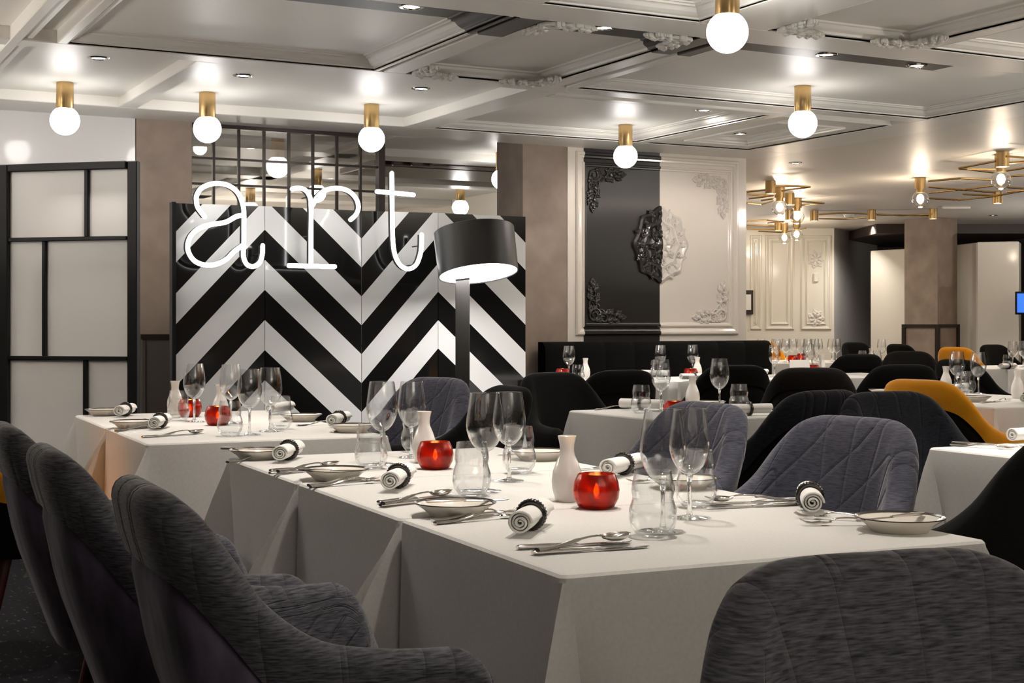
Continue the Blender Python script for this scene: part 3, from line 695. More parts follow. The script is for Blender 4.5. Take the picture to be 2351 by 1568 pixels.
# ------------------------------------------------------------------ chairs
CTRL = [(x, y if y < 0 else y*.5, z) for x, y, z in [(0, -.275, .885), (.07, -.275, .885), (.125, -.269, .880), (.172, -.252, .858), (.208, -.226, .80), (.232, -.19, .722), (.254, -.135, .672), (.272, -.06, .656), (.283, .0, .653), (.287, .08, .65), (.285, .15, .625), (.28, .2, .57), (.272, .23, .5)]]
def chair_mesh(up, shellm, seatm, legm, label, name='armchair'):
    o = thing(name, label, 'chair')
    half = crom([Vector(c) for c in CTRL], 5)
    path = [Vector((-p.x, p.y, p.z)) for p in half[:0:-1]]+half
    n = len(path); s = [0]
    for i in range(1, n): s.append(s[-1]+(path[i].xy-path[i-1].xy).length)
    mid = s[-1]/2
    def pt(i, z, off):
        p = path[i]; t = (path[min(i+1, n-1)].xy-path[max(i-1, 0)].xy).normalized(); nr = Vector((t.y, -t.x))
        rear = max(0, min(1, (-.02-p.y)/.24)); lean = -.09*rear*(z-.42)/.46
        taper = 1-.16*max(0, (.6-z)/.3) if z < .6 else 1
        return Vector(((p.x+nr.x*off)*taper, (p.y+nr.y*off)*(taper if p.y < 0 else 1)+lean, z))
    # upholstery: outer rim band, over the top, down the inside
    T = .033; BAND = .085
    rows = []; uvr = []
    for j in range(22):
        row = []; ur = []
        for i in range(n):
            zt = path[i].z
            if j < 3: z = zt-T-BAND*(1-j/2)*(1 if zt > .62 else .6); off = T*(1.04 if j else .9); inner = False
            elif j < 10: a = PI*(j-2)/8; z = zt-T+T*math.sin(a); off = T*math.cos(a); inner = False
            else:
                k = (j-9)/12; z0 = zt-T; z = z0+(.40-z0)*k; off = -T-.012*math.sin(PI*min(1, k*1.3)); inner = True
            row.append(pt(i, z, off))
            ur.append((s[i]-mid, z-.40) if inner else ((s[i]-mid), .45+.0*j))
        rows.append(row); uvr.append(ur)
    m = MB(); m.grid(rows); uvs = [u for r in uvr for u in r]
    for e in (0, n-1): m.f.append([j*n+e for j in range(22)][::(1 if e == 0 else -1)])
    m.build('upholstery', up, o, True, uvs, 60)
    # outer shell panel
    rows = []
    for j in range(9):
        row = []
        for i in range(n):
            zt = path[i].z; z1 = zt-T-BAND*(1 if zt > .62 else .6)+.02; z0 = .36
            z = z1+(z0-z1)*j/8; row.append(pt(i, z, T*.9-.012*(j == 0)-.004))
        rows.append(row)
    m = MB(); m.grid(rows)
    m.f.append([8*n+i for i in range(n)][::-1])
    m.build('back_shell', shellm, o, True, None, 60)
    # seat cushion
    inner = [pt(i, .45, -T-.012).xy for i in range(n)]; fr = [Vector((x, .16)) for x in (.2, .1, 0, -.1, -.2)]
    loop = inner+fr; cen = Vector((0, -.02)); m = MB(); rows = []
    for sc_, z in ((.93, .36), (1, .375), (1, .44), (.985, .462), (.93, .474), (.6, .480)): rows.append([(cen.x+(p.x-cen.x)*sc_, cen.y+(p.y-cen.y)*sc_, z) for p in loop+loop[:1]])
    m.grid(rows); k = len(loop)+1; m.f.append([5*k+i for i in range(k-1)]); m.f.append([i for i in range(k-1)][::-1]); m.build('seat', seatm, o, True)
    for sx, sy in ((-1, -1), (1, -1), (1, 1), (-1, 1)):
        m = MB(); m.tube([(sx*.175, sy*.11, .37), (sx*.235, sy*.17+(-.02 if sy < 0 else 0), 0)], [.021, .012], 10); m.build('leg', legm, o)
    return o
CH = {}
def chair(kind, px, Z, face, label, jit=0, pull=0):
    """face: unit heading in room coordinates (degrees, 0 = +x)"""
    x, y = spot(px, Z); fa_ = math.radians(face+jit); x += .36*math.cos(fa_); y += .36*math.sin(fa_); rz = fa_-PI/2   # px, Z: middle of the top of its back
    sp = {'slate': (F_slate, F_purple, F_slate), 'blue': (F_blue, F_navy, F_blue), 'navy': (F_navy, F_black, F_navy), 'black': (F_black, F_black, F_black), 'amber': (F_amber, F_black, F_amber), 'brown': (F_brownv, F_brownv, F_brownv)}[kind]
    if kind not in CH:
        o = chair_mesh(*sp, M_wood, label); o.location = (x, y, 0); o.rotation_euler = (0, 0, rz); CH[kind] = o
    else: o = dup(CH[kind], (x, y, 0), rz, label)
    o['group'] = 'dining armchairs'
    return o
TY = -2.8   # the front row of tables is turned a little
chair('slate', 330, 2.19, TY, 'nearest dark grey armchair with plum velvet back, in front at the long white table', 0)
chair('slate', 112, 2.80, TY, 'second dark grey armchair with plum velvet back, behind the nearest one along the long table')
chair('slate', 15, 3.43, TY, 'third dark grey armchair along the long table, mostly cut off by the frame')
chair('slate', 2010, 1.50, -98, 'foreground quilted grey armchair turned towards the viewer, its back against the table end')
chair('black', 2520, 3.04, 180+TY, 'black armchair by the nearest table, beside the plate on the table corner', 0)
chair('blue', 1965, 3.66, 180+TY, 'blue grey quilted armchair facing the long table, in front of the two dark navy chairs', 12)
chair('blue', 1625, 4.32, 180+TY, 'blue grey quilted armchair seen through the wine glasses of the nearest table', 6)
chair('blue', 1005, 6.28, 180+TY, 'blue grey armchair in front of the floor lamp post', 25)
chair('black', 1172, 5.45, 180+TY, 'black armchair behind the middle pair of wine glasses of the long table', 0)
chair('amber', -180, 4.75, TY, 'amber armchair at the end table, mostly hidden behind the dark grey armchairs')
chair('black', 1265, 6.9, -90, 'black armchair facing the viewer across the table left of the blue chair', 10)
chair('navy', 1892, 5.1, 90, 'dark navy armchair seen from behind with one arm sweeping to the centre table', 8)
chair('navy', 2036, 5.0, -90, 'dark navy armchair facing the viewer behind the blue grey quilted one', -6)
chair('amber', 2110, 6.05, 8, 'bright amber armchair with a black velvet back turned away from the viewer', 0)
chair('black', 1430, 7.25, 90, 'black armchair at the banquette table, peeping out behind the chair back before it')
chair('black', 1690, 8.1, 90, 'black armchair between the centre table and the banquette, right of the tall wine glass', -14)
chair('brown', 1864, 7.65, 55, 'rounded black brown armchair beside the white cloth with the dark napkin ring')
chair('black', 2075, 8.2, 70, 'black armchair just behind the amber one')
chair('black', 1975, 10.9, 60, 'black armchair behind the small candle lit table, in front of the white return wall', 20)
chair('black', 2085, 12.0, -120, 'black armchair at the distant table by the pillar foot')
chair('black', 2062, 16.0, 0, 'narrow black armchair seen edge on beside the distant white table')
chair('amber', 2192, 14.0, 10, 'small amber edged armchair far behind the bright amber one')
chair('black', 2195, 9.3, 0, 'black armchair between the two amber ones')
chair('black', 2278, 15.6, -90, 'farthest black armchair in front of the broad white block')
chair('black', 1960, 17.5, -90, 'distant black armchair at the foot of the white return wall')
chair('amber', 1752, 18.0, -90, 'distant armchair with a thin amber top edge beside the banquette end')
chair('black', 2395, 3.62, -150, 'black armchair cut by the frame edge beyond the nearest table') if False else None

# ------------------------------------------------------------------ tables and cloths
def cloth_mesh(a, b, drop, folds, seed=0, meet=(0, 0)):
    """folds: for the corners (+,+),(-,+),(-,-),(+,-) the direction in degrees of the hanging fold, or None"""
    rnd = random.Random(seed); ph = [rnd.uniform(0, 6.28) for _ in range(4)]
    cor = [(1, 1), (-1, 1), (-1, -1), (1, -1)]
    base = []                      # (x, y, nx, ny, fold weight, corner, wave)
    NS = 26
    for k in range(4):
        c0, c1 = cor[k], cor[(k+1) % 4]
        p0 = Vector((c0[0]*a, c0[1]*b)); p1 = Vector((c1[0]*a, c1[1]*b)); d = (p1-p0); L = d.length; d.normalize(); nr = Vector((d.y, -d.x))
        # corner k arc
        q = math.atan2(nr.y, nr.x)-PI/2
        for j in range(9):
            an = q+PI/2*j/8; cc = p0-Vector((c0[0], c0[1]))*.016
            base.append((cc+Vector((math.cos(an), math.sin(an)))*.016, Vector((math.cos(an), math.sin(an))), ('c', j), k, 0))
        for j in range(1, NS):
            t = j/NS; dd = min(t, 1-t)*L; p = p0+d*(.016+t*(L-.032))
            kk = k if t < .5 else (k+1) % 4; wgt = (d if t < .5 else -d)*(1-min(t, 1-t)*2)
            base.append((p, nr, ('s', wgt, t < .5), kk, math.sin(t*13+ph[k])*.6+math.sin(t*29+ph[k]*2)*.4))
    rings = []
    for ins, z in ((.013, .75), (.006, .7485), (.0015, .744), (0, .737)): rings.append([(p.x-nn.x*ins, p.y-nn.y*ins, z) for p, nn, *_ in base])
    NT = 10
    for i in range(1, NT+1):
        t = i/NT; row = []
        for p, nn, wgt, k, wv in base:
            off = .012*t+.010*wv*t**1.3
            q = p+nn*off
            if folds[k] is not None:
                fd_, d1, d2, tip = folds[k]       # direction, width along the side before and after the corner, reach
                if wgt[0] == 's': q = q+wgt[1]*((d2 if wgt[2] else d1)*t)
                else:
                    c0 = cor[k]; cp = Vector((c0[0]*a, c0[1]*b)); dn = (Vector((-c0[0], 0)), Vector((0, -c0[1])))
                    nxt = cor[(k+1) % 4]; dnext = Vector((nxt[0]-c0[0], nxt[1]-c0[1])).normalized()
                    prv = cor[(k-1) % 4]; dprev = Vector((prv[0]-c0[0], prv[1]-c0[1])).normalized()
                    an = math.radians(fd_); T_ = cp+Vector((math.cos(an), math.sin(an)))*(tip*t)
                    j = wgt[1]; A_ = cp+dprev*(d1*t+.016*(1-t)); B_ = cp+dnext*(d2*t+.016*(1-t))+Vector((-c0[0], -c0[1]))*.035*t*(d2 > .02)
                    g = j/4 if j <= 4 else (j-4)/4
                    lin = A_.lerp(T_, g) if j <= 4 else T_.lerp(B_, g)
                    q = q.lerp(lin+nn*.012*t, min(1, t*9))
            qy = min(q.y, b) if meet[1] else q.y; qy = max(qy, -b) if meet[0] else qy
            row.append((q.x, qy, .737-drop*t))
        rings.append(row)
    m = MB(); n = len(base)
    vs = [p for r in rings for p in r]; fs = [(i*n+k, i*n+(k+1) % n, (i+1)*n+(k+1) % n, (i+1)*n+k) for i in range(len(rings)-1) for k in range(n)]
    fs = [f[::-1] for f in fs]; fs.append(list(range(n)))
    m.add(vs, fs); return m
def make_table(a, b):
    o = thing('dining_table', '', 'table')
    m = MB(); m.bevbox(-a+.012, a-.012, -b+.012, b-.012, .715, .742, .004); m.build('tabletop', M_wood, o, False)
    m = MB(); m.lathe([(.035, .03), (.035, .715)], 20); m.build('pedestal', M_black, o)
    m = MB(); m.lathe([(0, 0), (.22, 0), (.22, .01), (.05, .03), (0, .03)], 32); m.build('base', M_black, o)
    return o
TABLES = []
def table(x, y, rz, a, b, tl, cl, folds=None, seed=0, drop=.5, meet=(0, 0)):
    folds = folds or [(g, .10, .09, .10) for g in (45, 135, 225, 315)]; TABLES.append((x, y, rz, a, b))
    o = make_table(a, b); o.location = (x, y, 0); o.rotation_euler = (0, 0, rz); o['label'] = tl; o['group'] = 'dining tables under white cloths'
    c = cloth_mesh(a, b, drop, folds, seed, meet).build('tablecloth', M_cloth, None, True, None, 28); c.location = (x, y, 0); c.rotation_euler = (0, 0, rz)
    tag(c, cl, 'tablecloth', 'white tablecloths')
ry = math.radians(TY); ex, ey = Vector((math.cos(ry), math.sin(ry))), Vector((-math.sin(ry), math.cos(ry)))
n0 = Vector(at(1290, 1322))                         # near corner of the front row
LU = .685
for k, (nm, fl_) in enumerate((('nearest', (None, None, (212, .04, .05, .16), (325, .06, .2, .2))), ('middle', (None, None, (196, .08, .0, .34), None)), ('far', ((45, .06, .06, .1), (150, .1, .20, .18), (196, .08, .0, .30), None)))):
    c = n0+ex*.415+ey*(LU*(k+.5))
    table(c.x, c.y, ry, .415, LU/2-.003, 'square table under the cloth, the %s of the three in the front row' % nm, 'white tablecloth of the %s table in the front row' % nm, fl_, k, meet=(k > 0, k < 2))
p = Vector(at(335, 1019)); q = Vector(at(170, 953)); L4 = (q-p).length/2
for k, nm in enumerate(('nearer', 'farther')):
    c = p+ex*.4+ey*(L4*(k+.5))
    table(c.x, c.y, ry, .4, L4/2-.003, 'table under the cloth in the pair before the chevron screen, the %s one' % nm, 'white tablecloth on the %s table of the pair before the chevron screen' % nm, (None, (150, .1, .2, .2) if k else None, (196 if k else 212, .08, .0, .28), None if k else (320, .05, .05, .1)), 5+k, meet=(k, 1-k))
def tab(corner, fx_, fy_, a, b, nm, seed, folds=None):
    c = Vector(corner)+Vector((fx_*a, fy_*b)); table(c.x, c.y, 0, a, b, 'table under the cloth, '+nm, 'white tablecloth on '+nm, folds, seed)
tab(at(1303, 942), 1, -1, .40, .36, 'the centre table with the navy chair at its end', 10)
tab(at(2128, 1027), 1, -1, .45, .45, 'the table cut by the frame beside the blue grey quilted chair', 11)
tab((5.27, 5.2), 0, 0, .45, .60, 'the table in front of the bright amber chair', 12)
tab((5.50, 7.94), 0, 0, .30, .34, 'the small banquette table with a red votive', 13, [(g, .04, .04, .035) for g in (45, 135, 225, 315)])
tab((4.78, 7.92), 0, 0, .34, .34, 'the banquette table hidden by the chevron screen edge', 14, [(g, .04, .04, .035) for g in (45, 135, 225, 315)])
tab((6.11, 7.94), 0, 0, .22, .34, 'the narrow banquette table by the wall panel corner', 15, [(g, .04, .04, .035) for g in (45, 135, 225, 315)])
tab((6.87, 7.92), 0, 0, .44, .36, 'the table with a folded card past the banquette', 16, [(g, .04, .04, .035) for g in (45, 135, 225, 315)])
tab((8.55, 11.0), 0, 0, .85, .48, 'the distant table crowded with wine glasses', 17)
tab((9.3, 9.85), 0, 0, .34, .34, 'the small distant table by the pillar foot', 18)
tab((9.75, 8.72), 0, 0, .9, .42, 'the far table at the frame edge by the white block', 19)
for i0, n_ in ((0, 3), (3, 2)):
    g_ = TABLES[i0:i0+n_]; TABLES.append((sum(t[0] for t in g_)/n_, sum(t[1] for t in g_)/n_, g_[0][2], g_[0][3], sum(t[4] for t in g_)+.004))
def on_table(x, y, m=.05):
    # nearest point that lies well on one of the tables
    best = None
    for tx, ty, rz, a, b in TABLES:
        c, s_ = math.cos(rz), math.sin(rz); lx, ly = (x-tx)*c+(y-ty)*s_, -(x-tx)*s_+(y-ty)*c
        qx, qy = max(-a+m, min(a-m, lx)), max(-b+m, min(b-m, ly)); d = math.hypot(lx-qx, ly-qy)
        if best is None or d < best[0]: best = (d, tx+qx*c-qy*s_, ty+qx*s_+qy*c)
    return best[1], best[2]

# ------------------------------------------------------------------ tableware
def lathe_thing(name, cat, prof, m, n=40, lob=None, part=None):
    def mk():
        mb = MB(); mb.lathe(prof, n, None, lob); o = mb.build(name, m, None, True, None, 50); o['category'] = cat; o['label'] = ''; return o
    return mk
def wine(sc_, wd):
    def mk():
        o = thing('wine_glass', '', 'glass')
        H = .218*sc_; R = .0415*wd; zb = .40*H
        m = MB(); m.lathe([(0, .0015), (.036*wd, 0), (.037*wd, .0015), (.02*wd, .004), (.006, .0075)], 40); m.build('foot', M_glass, o)
        m = MB(); m.lathe([(0, .008), (.006, .008), (.0042, .02), (.0036, .05), (.0038, zb-.02), (.006, zb-.004), (.009, zb+.001), (0, zb+.003)], 40); m.build('stem', M_sglass, o)
        bowl = [(0, 0), (.009, .001), (.018, .006), (.028, .017), (.036, .032), (.0405, .048), (.0415, .060), (.0405, .075), (.0385, .092), (.0355, .112), (.0325, .131)]
        sc2 = (H-zb)/.131
        out = [(r*wd, zb+z*sc2) for r, z in bowl]; inn = [(max(0, r*wd-.0011), zb+z*sc2+(.004 if r < .02 else .0006)) for r, z in bowl]
        m = MB(); m.lathe(out+inn[::-1], 48); m.build('bowl', M_glass, o); return o
    return mk
def mk_tumbler():
    prof = [(0, 0), (.024, 0), (.029, .004), (.039, .018), (.0425, .034), (.041, .050), (.0365, .064), (.0355, .070), (.0375, .080), (.0365, .092), (.0335, .108), (.0325, .116)]
    inn = [(max(0, r-.0016), z+(.012 if z < .003 else .006 if z < .02 else 0)) for r, z in prof]
    mb = MB(); mb.lathe(prof+inn[::-1], 48); o = mb.build('tumbler', M_glass); o['category'] = 'glass'; return o
def mk_vase():
    prof = [(0, 0), (.0235, 0), (.025, .003), (.031, .025), (.0325, .042), (.030, .062), (.023, .082), (.0165, .097), (.0148, .108), (.0158, .120), (.0195, .1365), (.0188, .137), (.0145, .122), (.0135, .108), (0, .09)]
    mb = MB(); mb.lathe(prof, 40); o = mb.build('vase', M_white); o['category'] = 'vase'; return o
def mk_votive():
    o = thing('candle_holder', '', 'candle')
    prof = [(0, 0), (.032, 0), (.037, .004), (.0455, .02), (.0475, .036), (.0445, .054), (.039, .066), (.0375, .0695), (.036, .069), (.0375, .066), (.0435, .052), (.046, .036), (.044, .021), (.035, .007), (0, .006)]
    m = MB(); m.lathe(prof, 64, None, lambda a, z: -.03*abs(math.cos(5*a))**8*(1 if .006 < z < .06 else .2)); m.build('glass_cup', M_red, o)
    m = MB(); m.lathe([(0, .006), (.018, .006), (.018, .020), (.014, .021), (0, .0195)], 24); m.build('tea_light', M_wax, o)
    m = MB(); m.lathe([(0, .022), (.004, .026), (.0058, .032), (.0045, .040), (.0016, .048), (0, .051)], 14); m.build('flame', M_flame, o)
    return o
def mk_plate():
    o = thing('bread_plate', '', 'plate')
    prof = [(0, .003), (.044, .003), (.047, .0), (.050, .0), (.053, .004), (.063, .013), (.079, .0235), (.0800, .0245), (.079, .0255), (.063, .0165), (.052, .009), (.045, .0075), (0, .007)]
    m = MB(); m.lathe(prof, 64); m.build('dish', M_plate, o)
    m = MB(); m.lathe([(.0745, .0236), (.0805, .0243), (.0803, .0256), (.079, .0262), (.0735, .0238)], 64, None, None, True); m.build('rim_band', mat('silver_black_band', (.12, .11, .10), .2, .9), o)
    return o
def blade(pts, th, z0=.001):
    """flat plan outline pts -> slab"""
    m = MB(); n = len(pts); vs = [(x, y, z0) for x, y in pts]+[(x, y*.86, z0+th) for x, y in pts]
    m.add(vs, [list(range(n))[::-1], [n+i for i in range(n)]]+[(i, (i+1) % n, n+(i+1) % n, n+i) for i in range(n)]); return m
def mk_knife():
    m = MB()
    m.tube([(-.105, 0, .0045), (-.1, 0, .0045), (-.05, 0, .0042), (-.005, 0, .004), (.006, 0, .003)], [.0060, .0080, .0072, .0058, .004], 10, True, .5)
    b = blade([(0, -.003), (.03, -.009), (.08, -.0095), (.1, -.006), (.108, .002), (.1, .0045), (.03, .0045), (0, .003)], .0014, .002); m.add(b.v, b.f)
    o = m.build('knife', M_steel); o['category'] = 'cutlery'; return o
def mk_bknife():
    m = MB()
    m.tube([(-.085, 0, .0045), (-.08, 0, .0045), (-.04, 0, .0042), (-.005, 0, .004)], [.006, .0075, .0065, .004], 10, True, .5)
    b = blade([(-.01, -.003), (.02, -.008), (.06, -.0085), (.078, -.005), (.083, .002), (.07, .004), (.02, .004), (-.01, .003)], .0014, .002); m.add(b.v, b.f)
    o = m.build('butter_knife', M_steel); o['category'] = 'cutlery'; return o
def mk_spoon():
    m = MB()
    m.tube(crom([(-.095, 0, .003), (-.05, 0, .004), (.0, 0, .012), (.04, 0, .014), (.058, 0, .009)], 5), [.0075]*4+[.0062]*6+[.0036]*11, 8, True, .5)
    rows = []
    for i in range(9):
        t = i/8; x = .052+.058*t; wd = .0225*math.sin(PI*(.06+.9*t**.85))**.75
        rows.append([(x, wd*math.cos(PI*k/10), .0105-.0095*math.sin(PI*k/10)*math.sin(PI*min(1, .08+.9*t))+.003*t) for k in range(11)])
    m.grid(rows); b = [[(p[0], p[1]*.95, p[2]-.0011) for p in r] for r in rows]; m.grid(b)
    o = m.build('spoon', M_steel); o['category'] = 'cutlery'; return o
def mk_fork():
    m = MB()
    m.tube(crom([(-.1, 0, .003), (-.05, 0, .004), (.0, 0, .013), (.035, 0, .013), (.05, 0, .007)], 5), [.0072]*4+[.006]*6+[.0036]*11, 8, True, .5)
    b = blade([(.045, -.003), (.055, -.010), (.066, -.0115), (.066, .0115), (.055, .010), (.045, .003)], .0014, .005); m.add(b.v, b.f)
    for k in range(4):
        y = -.0098+.0065*k; m.tube([(.064, y, .006), (.08, y, .004), (.093, y, .006), (.103, y*.96, .011)], [.0016, .0015, .0013, .0008], 6)
    o = m.build('fork', M_steel); o['category'] = 'cutlery'; return o
def mk_napkin():
    sp = []
    N = 64
    for i in range(N+1):
        t = i/N; r = .004+.0185*t; a = 2*PI*3.4*t+.6; sp.append((r*math.cos(a)*1.06, r*math.sin(a), r, a))
    x0, x1 = -.095, .095
    rows = []
    for j, x in enumerate([x0, x0+.003, -.05, -.02, 0, .02, .05, x1-.003, x1]):
        pinch = 1-.10*math.exp(-(x/.018)**2)
        row = []
        for i, (y, z, r, a) in enumerate(sp):
            ex_ = .006*math.sin(a*.5+1)*(1 if j in (0, 8) else 0)*(1 if j == 0 else -1)
            row.append((x+ex_*.5, y*pinch, (.0265)+z*pinch))
        rows.append(row)
    out = MB(); out.grid(rows); o = out.build('napkin', M_napkin, None, True, None, 70); o['category'] = 'napkin'
    md = o.modifiers.new('thick', 'SOLIDIFY'); md.thickness = .0038; md.offset = -1
    return o
def mk_ring():
    m = MB(); vs = []; fs = []; n, k = 40, 10; R, r = .0232, .0055
    for i in range(n):
        a = 2*PI*i/n
        for j in range(k):
            b = 2*PI*j/k; rr = R+r*math.cos(b); vs.append((r*1.15*math.sin(b), rr*math.cos(a), .0282+rr*math.sin(a)))
    for i in range(n):
        for j in range(k): fs.append((i*k+j, i*k+(j+1) % k, ((i+1) % n)*k+(j+1) % k, ((i+1) % n)*k+j))
    m.add(vs, fs)
    for i in range(28):
        a = 2*PI*i/28
        for x in (-.004, .004): m.ball((x, (R+r*.8)*math.cos(a), .0282+(R+r*.8)*math.sin(a)), .0017, 6)
    o = m.build('napkin_ring', M_ring); o['category'] = 'napkin ring'; return o
MK = {'bigwine': wine(1.0, 1.0), 'wine': wine(.96, .94), 'tumbler': mk_tumbler, 'vase': mk_vase, 'votive': mk_votive, 'plate': mk_plate, 'knife': mk_knife, 'bknife': mk_bknife, 'spoon': mk_spoon, 'fork': mk_fork, 'napkin': mk_napkin, 'ring': mk_ring}
GR = {'bigwine': 'wine glasses', 'wine': 'wine glasses', 'tumbler': 'wavy tumblers', 'vase': 'white bottle vases', 'votive': 'red glass votives', 'plate': 'bread plates', 'knife': 'knives', 'bknife': 'butter knives', 'spoon': 'spoons', 'fork': 'forks', 'napkin': 'rolled napkins', 'ring': 'napkin rings'}
ZT = .7505
def put(kind, px, py, label, rz=0, z=ZT):
    x, y = on_table(*at(px, py, z), .07 if kind == 'plate' else .03); o = place(kind, MK[kind], (x, y, z), rz, label, GR[kind])
    if kind == 'votive':
        l = bpy.data.lights.new('candle_glow', 'POINT'); l.energy = .014; l.color = (1, .42, .12); l.shadow_soft_size = .008
        lo = bpy.data.objects.new('candle_glow', l); C.objects.link(lo); lo.location = (x, y, z+.06)
    return o
def lay(kind, a, b, label, z=ZT):
    """lay a long thing with its handle at pixel a pointing to b"""
    A, B = Vector(at(*a, z)), Vector(at(*b, z)); d = B-A; m = (A+B)/2
    x, y = on_table(m.x, m.y, .02); return place(kind, MK[kind], (x, y, z), math.atan2(d.y, d.x), label, GR[kind])
def nap(a, b, where, ring=True, z=ZT):
    lay('napkin', a, b, 'rolled white napkin '+where, z)
    if ring: lay('ring', a, b, 'dark napkin ring '+where, z)

# nearest table of the front row
T = 'on the nearest table'
nap((1180, 1245), (1255, 1193), 'beside the three knives and spoon at the nearest table corner')
lay('knife', (1196, 1262), (1440, 1246), 'knife lying closest to the napkin on the nearest table corner')
lay('knife', (1236, 1274), (1476, 1258), 'knife lying closest to the cloth edge on the nearest table corner')
lay('spoon', (1226, 1268), (1436, 1240), 'spoon laid across the knives on the nearest table corner', ZT+.006)
put('plate', 1045, 1182, 'bread plate with a butter knife, nearest on the left long side of the front row')
lay('bknife', (985, 1156), (1165, 1150), 'butter knife resting on the nearest bread plate of the long side', ZT+.021)
lay('fork', (993, 1198), (1188, 1178), 'fork closest to the cloth edge, in front of the nearest bread plate')
lay('fork', (1010, 1204), (1192, 1187), 'fork lying between the nearest bread plate and the napkin')
put('vase', 1302, 1150, 'white bottle vase standing behind the glowing votive of the nearest table')
put('votive', 1369, 1166, 'glowing red glass votive on the nearest table')
put('tumbler', 1499, 1232, 'wavy glass tumbler in front of the big wine glass on the nearest table')
put('tumbler', 1598, 1164, 'wavy glass tumbler behind the stem of the second wine glass on the nearest table')
put('bigwine', 1522, 1220, 'big wine glass nearest to the viewer, by the cutlery of the nearest table')
put('wine', 1583, 1190, 'wine glass just behind the biggest one on the nearest table')
nap((1872, 1200), (1848, 1146), 'beside the lone plate at the nearest table corner')
lay('knife', (1822, 1152), (1640, 1158), 'knife across the nearest table, lying beside the far napkin')
lay('knife', (1815, 1161), (1650, 1168), 'second knife across the nearest table, closer to the glasses')
lay('spoon', (1805, 1150), (1668, 1153), 'spoon lying on the knives across the nearest table', ZT+.006)
lay('fork', (2010, 1198), (1890, 1192), 'fork between the far napkin and the plate on the nearest table corner')
lay('fork', (2020, 1206), (1912, 1206), 'second fork tucked beside the plate on the nearest table corner')
put('plate', 2089, 1216, 'bread plate alone at the corner of the nearest table by the black armchair')
lay('bknife', (2125, 1183), (1955, 1200), 'butter knife resting on the plate at the nearest table corner', ZT+.021)
# middle table
nap((885, 1138), (942, 1105), 'on the middle front table, behind the nearest bread plate')
lay('knife', (862, 1158), (1042, 1136), 'knife behind the nearest bread plate on the middle front table')
lay('knife', (880, 1164), (1050, 1146), 'knife closest to the edge of the middle front table')
lay('spoon', (872, 1160), (1030, 1138), 'spoon behind the nearest bread plate on the middle front table', ZT+.006)
put('plate', 770, 1100, 'bread plate with a butter knife on the middle front table')
lay('bknife', (700, 1083), (835, 1082), 'butter knife on the bread plate of the middle front table', ZT+.021)
lay('fork', (708, 1117), (868, 1102), 'fork on the edge of the middle front table')
lay('fork', (730, 1119), (868, 1108), 'second fork beside the napkin of the middle front table')
put('votive', 999, 1076, 'glowing orange red votive in the middle of the front row')
put('vase', 974, 1062, 'white bottle vase behind the orange red votive in the middle of the front row')
put('tumbler', 1083, 1138, 'wavy tumbler in front of the middle pair of wine glasses')
put('tumbler', 1192, 1086, 'wavy tumbler behind the middle pair of wine glasses')
put('bigwine', 1113, 1128, 'big wine glass, front one of the middle pair on the front row')
put('wine', 1169, 1104, 'wine glass, rear one of the middle pair on the front row')
nap((1392, 1100), (1468, 1082), 'behind the votive and the biggest wine glass, on the blue chair side')
put('plate', 1612, 1118, 'bread plate behind the wine glasses of the nearest table, by the blue grey chair')
lay('knife', (1400, 1075), (1330, 1080), 'knife showing behind the white vase of the nearest table')
lay('fork', (1570, 1104), (1490, 1108), 'fork behind the big wine glass of the nearest table')
# far table of the front row
nap((628, 1070), (694, 1044), 'on the far end table of the front row')
lay('knife', (618, 1084), (775, 1070), 'knife in front of the napkin on the far end of the front row')
lay('knife', (636, 1088), (770, 1078), 'second knife in front of the napkin on the far end of the front row')
lay('spoon', (628, 1086), (776, 1070), 'spoon pointing up beside the middle bread plate of the front row', ZT+.006)
put('plate', 585, 1050, 'farthest bread plate on the left long side of the front row')
lay('bknife', (520, 1033), (635, 1033), 'butter knife on the farthest bread plate of the front row', ZT+.021)
lay('fork', (524, 1063), (640, 1050), 'fork at the far end of the front row')
put('tumbler', 852, 1076, 'wavy tumbler in front of the far pair of wine glasses of the front row')
put('tumbler', 954, 1037, 'wavy tumbler hidden behind the vase of the front row')
put('bigwine', 877, 1066, 'big wine glass, front one of the far pair on the front row')
put('wine', 945, 1050, 'wine glass, rear one of the far pair on the front row')
put('plate', 1252, 1054, 'bread plate between the middle wine glasses and the white vase')
lay('knife', (1300, 1036), (1215, 1042), 'knife beyond the bread plate near the middle wine glasses')
# pair of tables before the chevron screen
nap((340, 993), (392, 975), 'on the near left corner of the table before the chevron screen')
nap((250, 965), (322, 947), 'on the farther table of the pair, beside the white partition')
nap((758, 986), (822, 969), 'at the right end of the table before the chevron screen')
nap((612, 955), (690, 944), 'behind the wine glasses before the chevron screen', False)
lay('knife', (338, 1005), (440, 998), 'knife at the near corner of the table before the chevron screen')
lay('spoon', (350, 1003), (460, 995), 'spoon at the near corner of the table before the chevron screen')
lay('knife', (243, 972), (345, 962), 'knife on the farther table of the pair beside the partition')
lay('fork', (278, 990), (360, 984), 'fork behind the near napkin before the chevron screen')
put('plate', 305, 982, 'bread plate at the near left corner of the table before the chevron screen')
put('plate', 238, 952, 'bread plate on the farther table close to the white partition')
put('plate', 705, 966, 'bread plate on the right side of the table before the chevron screen')
put('plate', 850, 990, 'bread plate right behind the tumbler at the far end of the front row')
lay('fork', (775, 992), (850, 986), 'fork by the napkin at the right end of the table before the chevron screen')
lay('spoon', (705, 977), (760, 974), 'spoon between plate and napkin before the chevron screen')
put('votive', 500, 976, 'nearer red votive on the tables before the chevron screen')
put('votive', 436, 957, 'farther red votive on the tables before the chevron screen')
put('vase', 506, 966, 'white bottle vase behind the nearer red votive before the chevron screen')
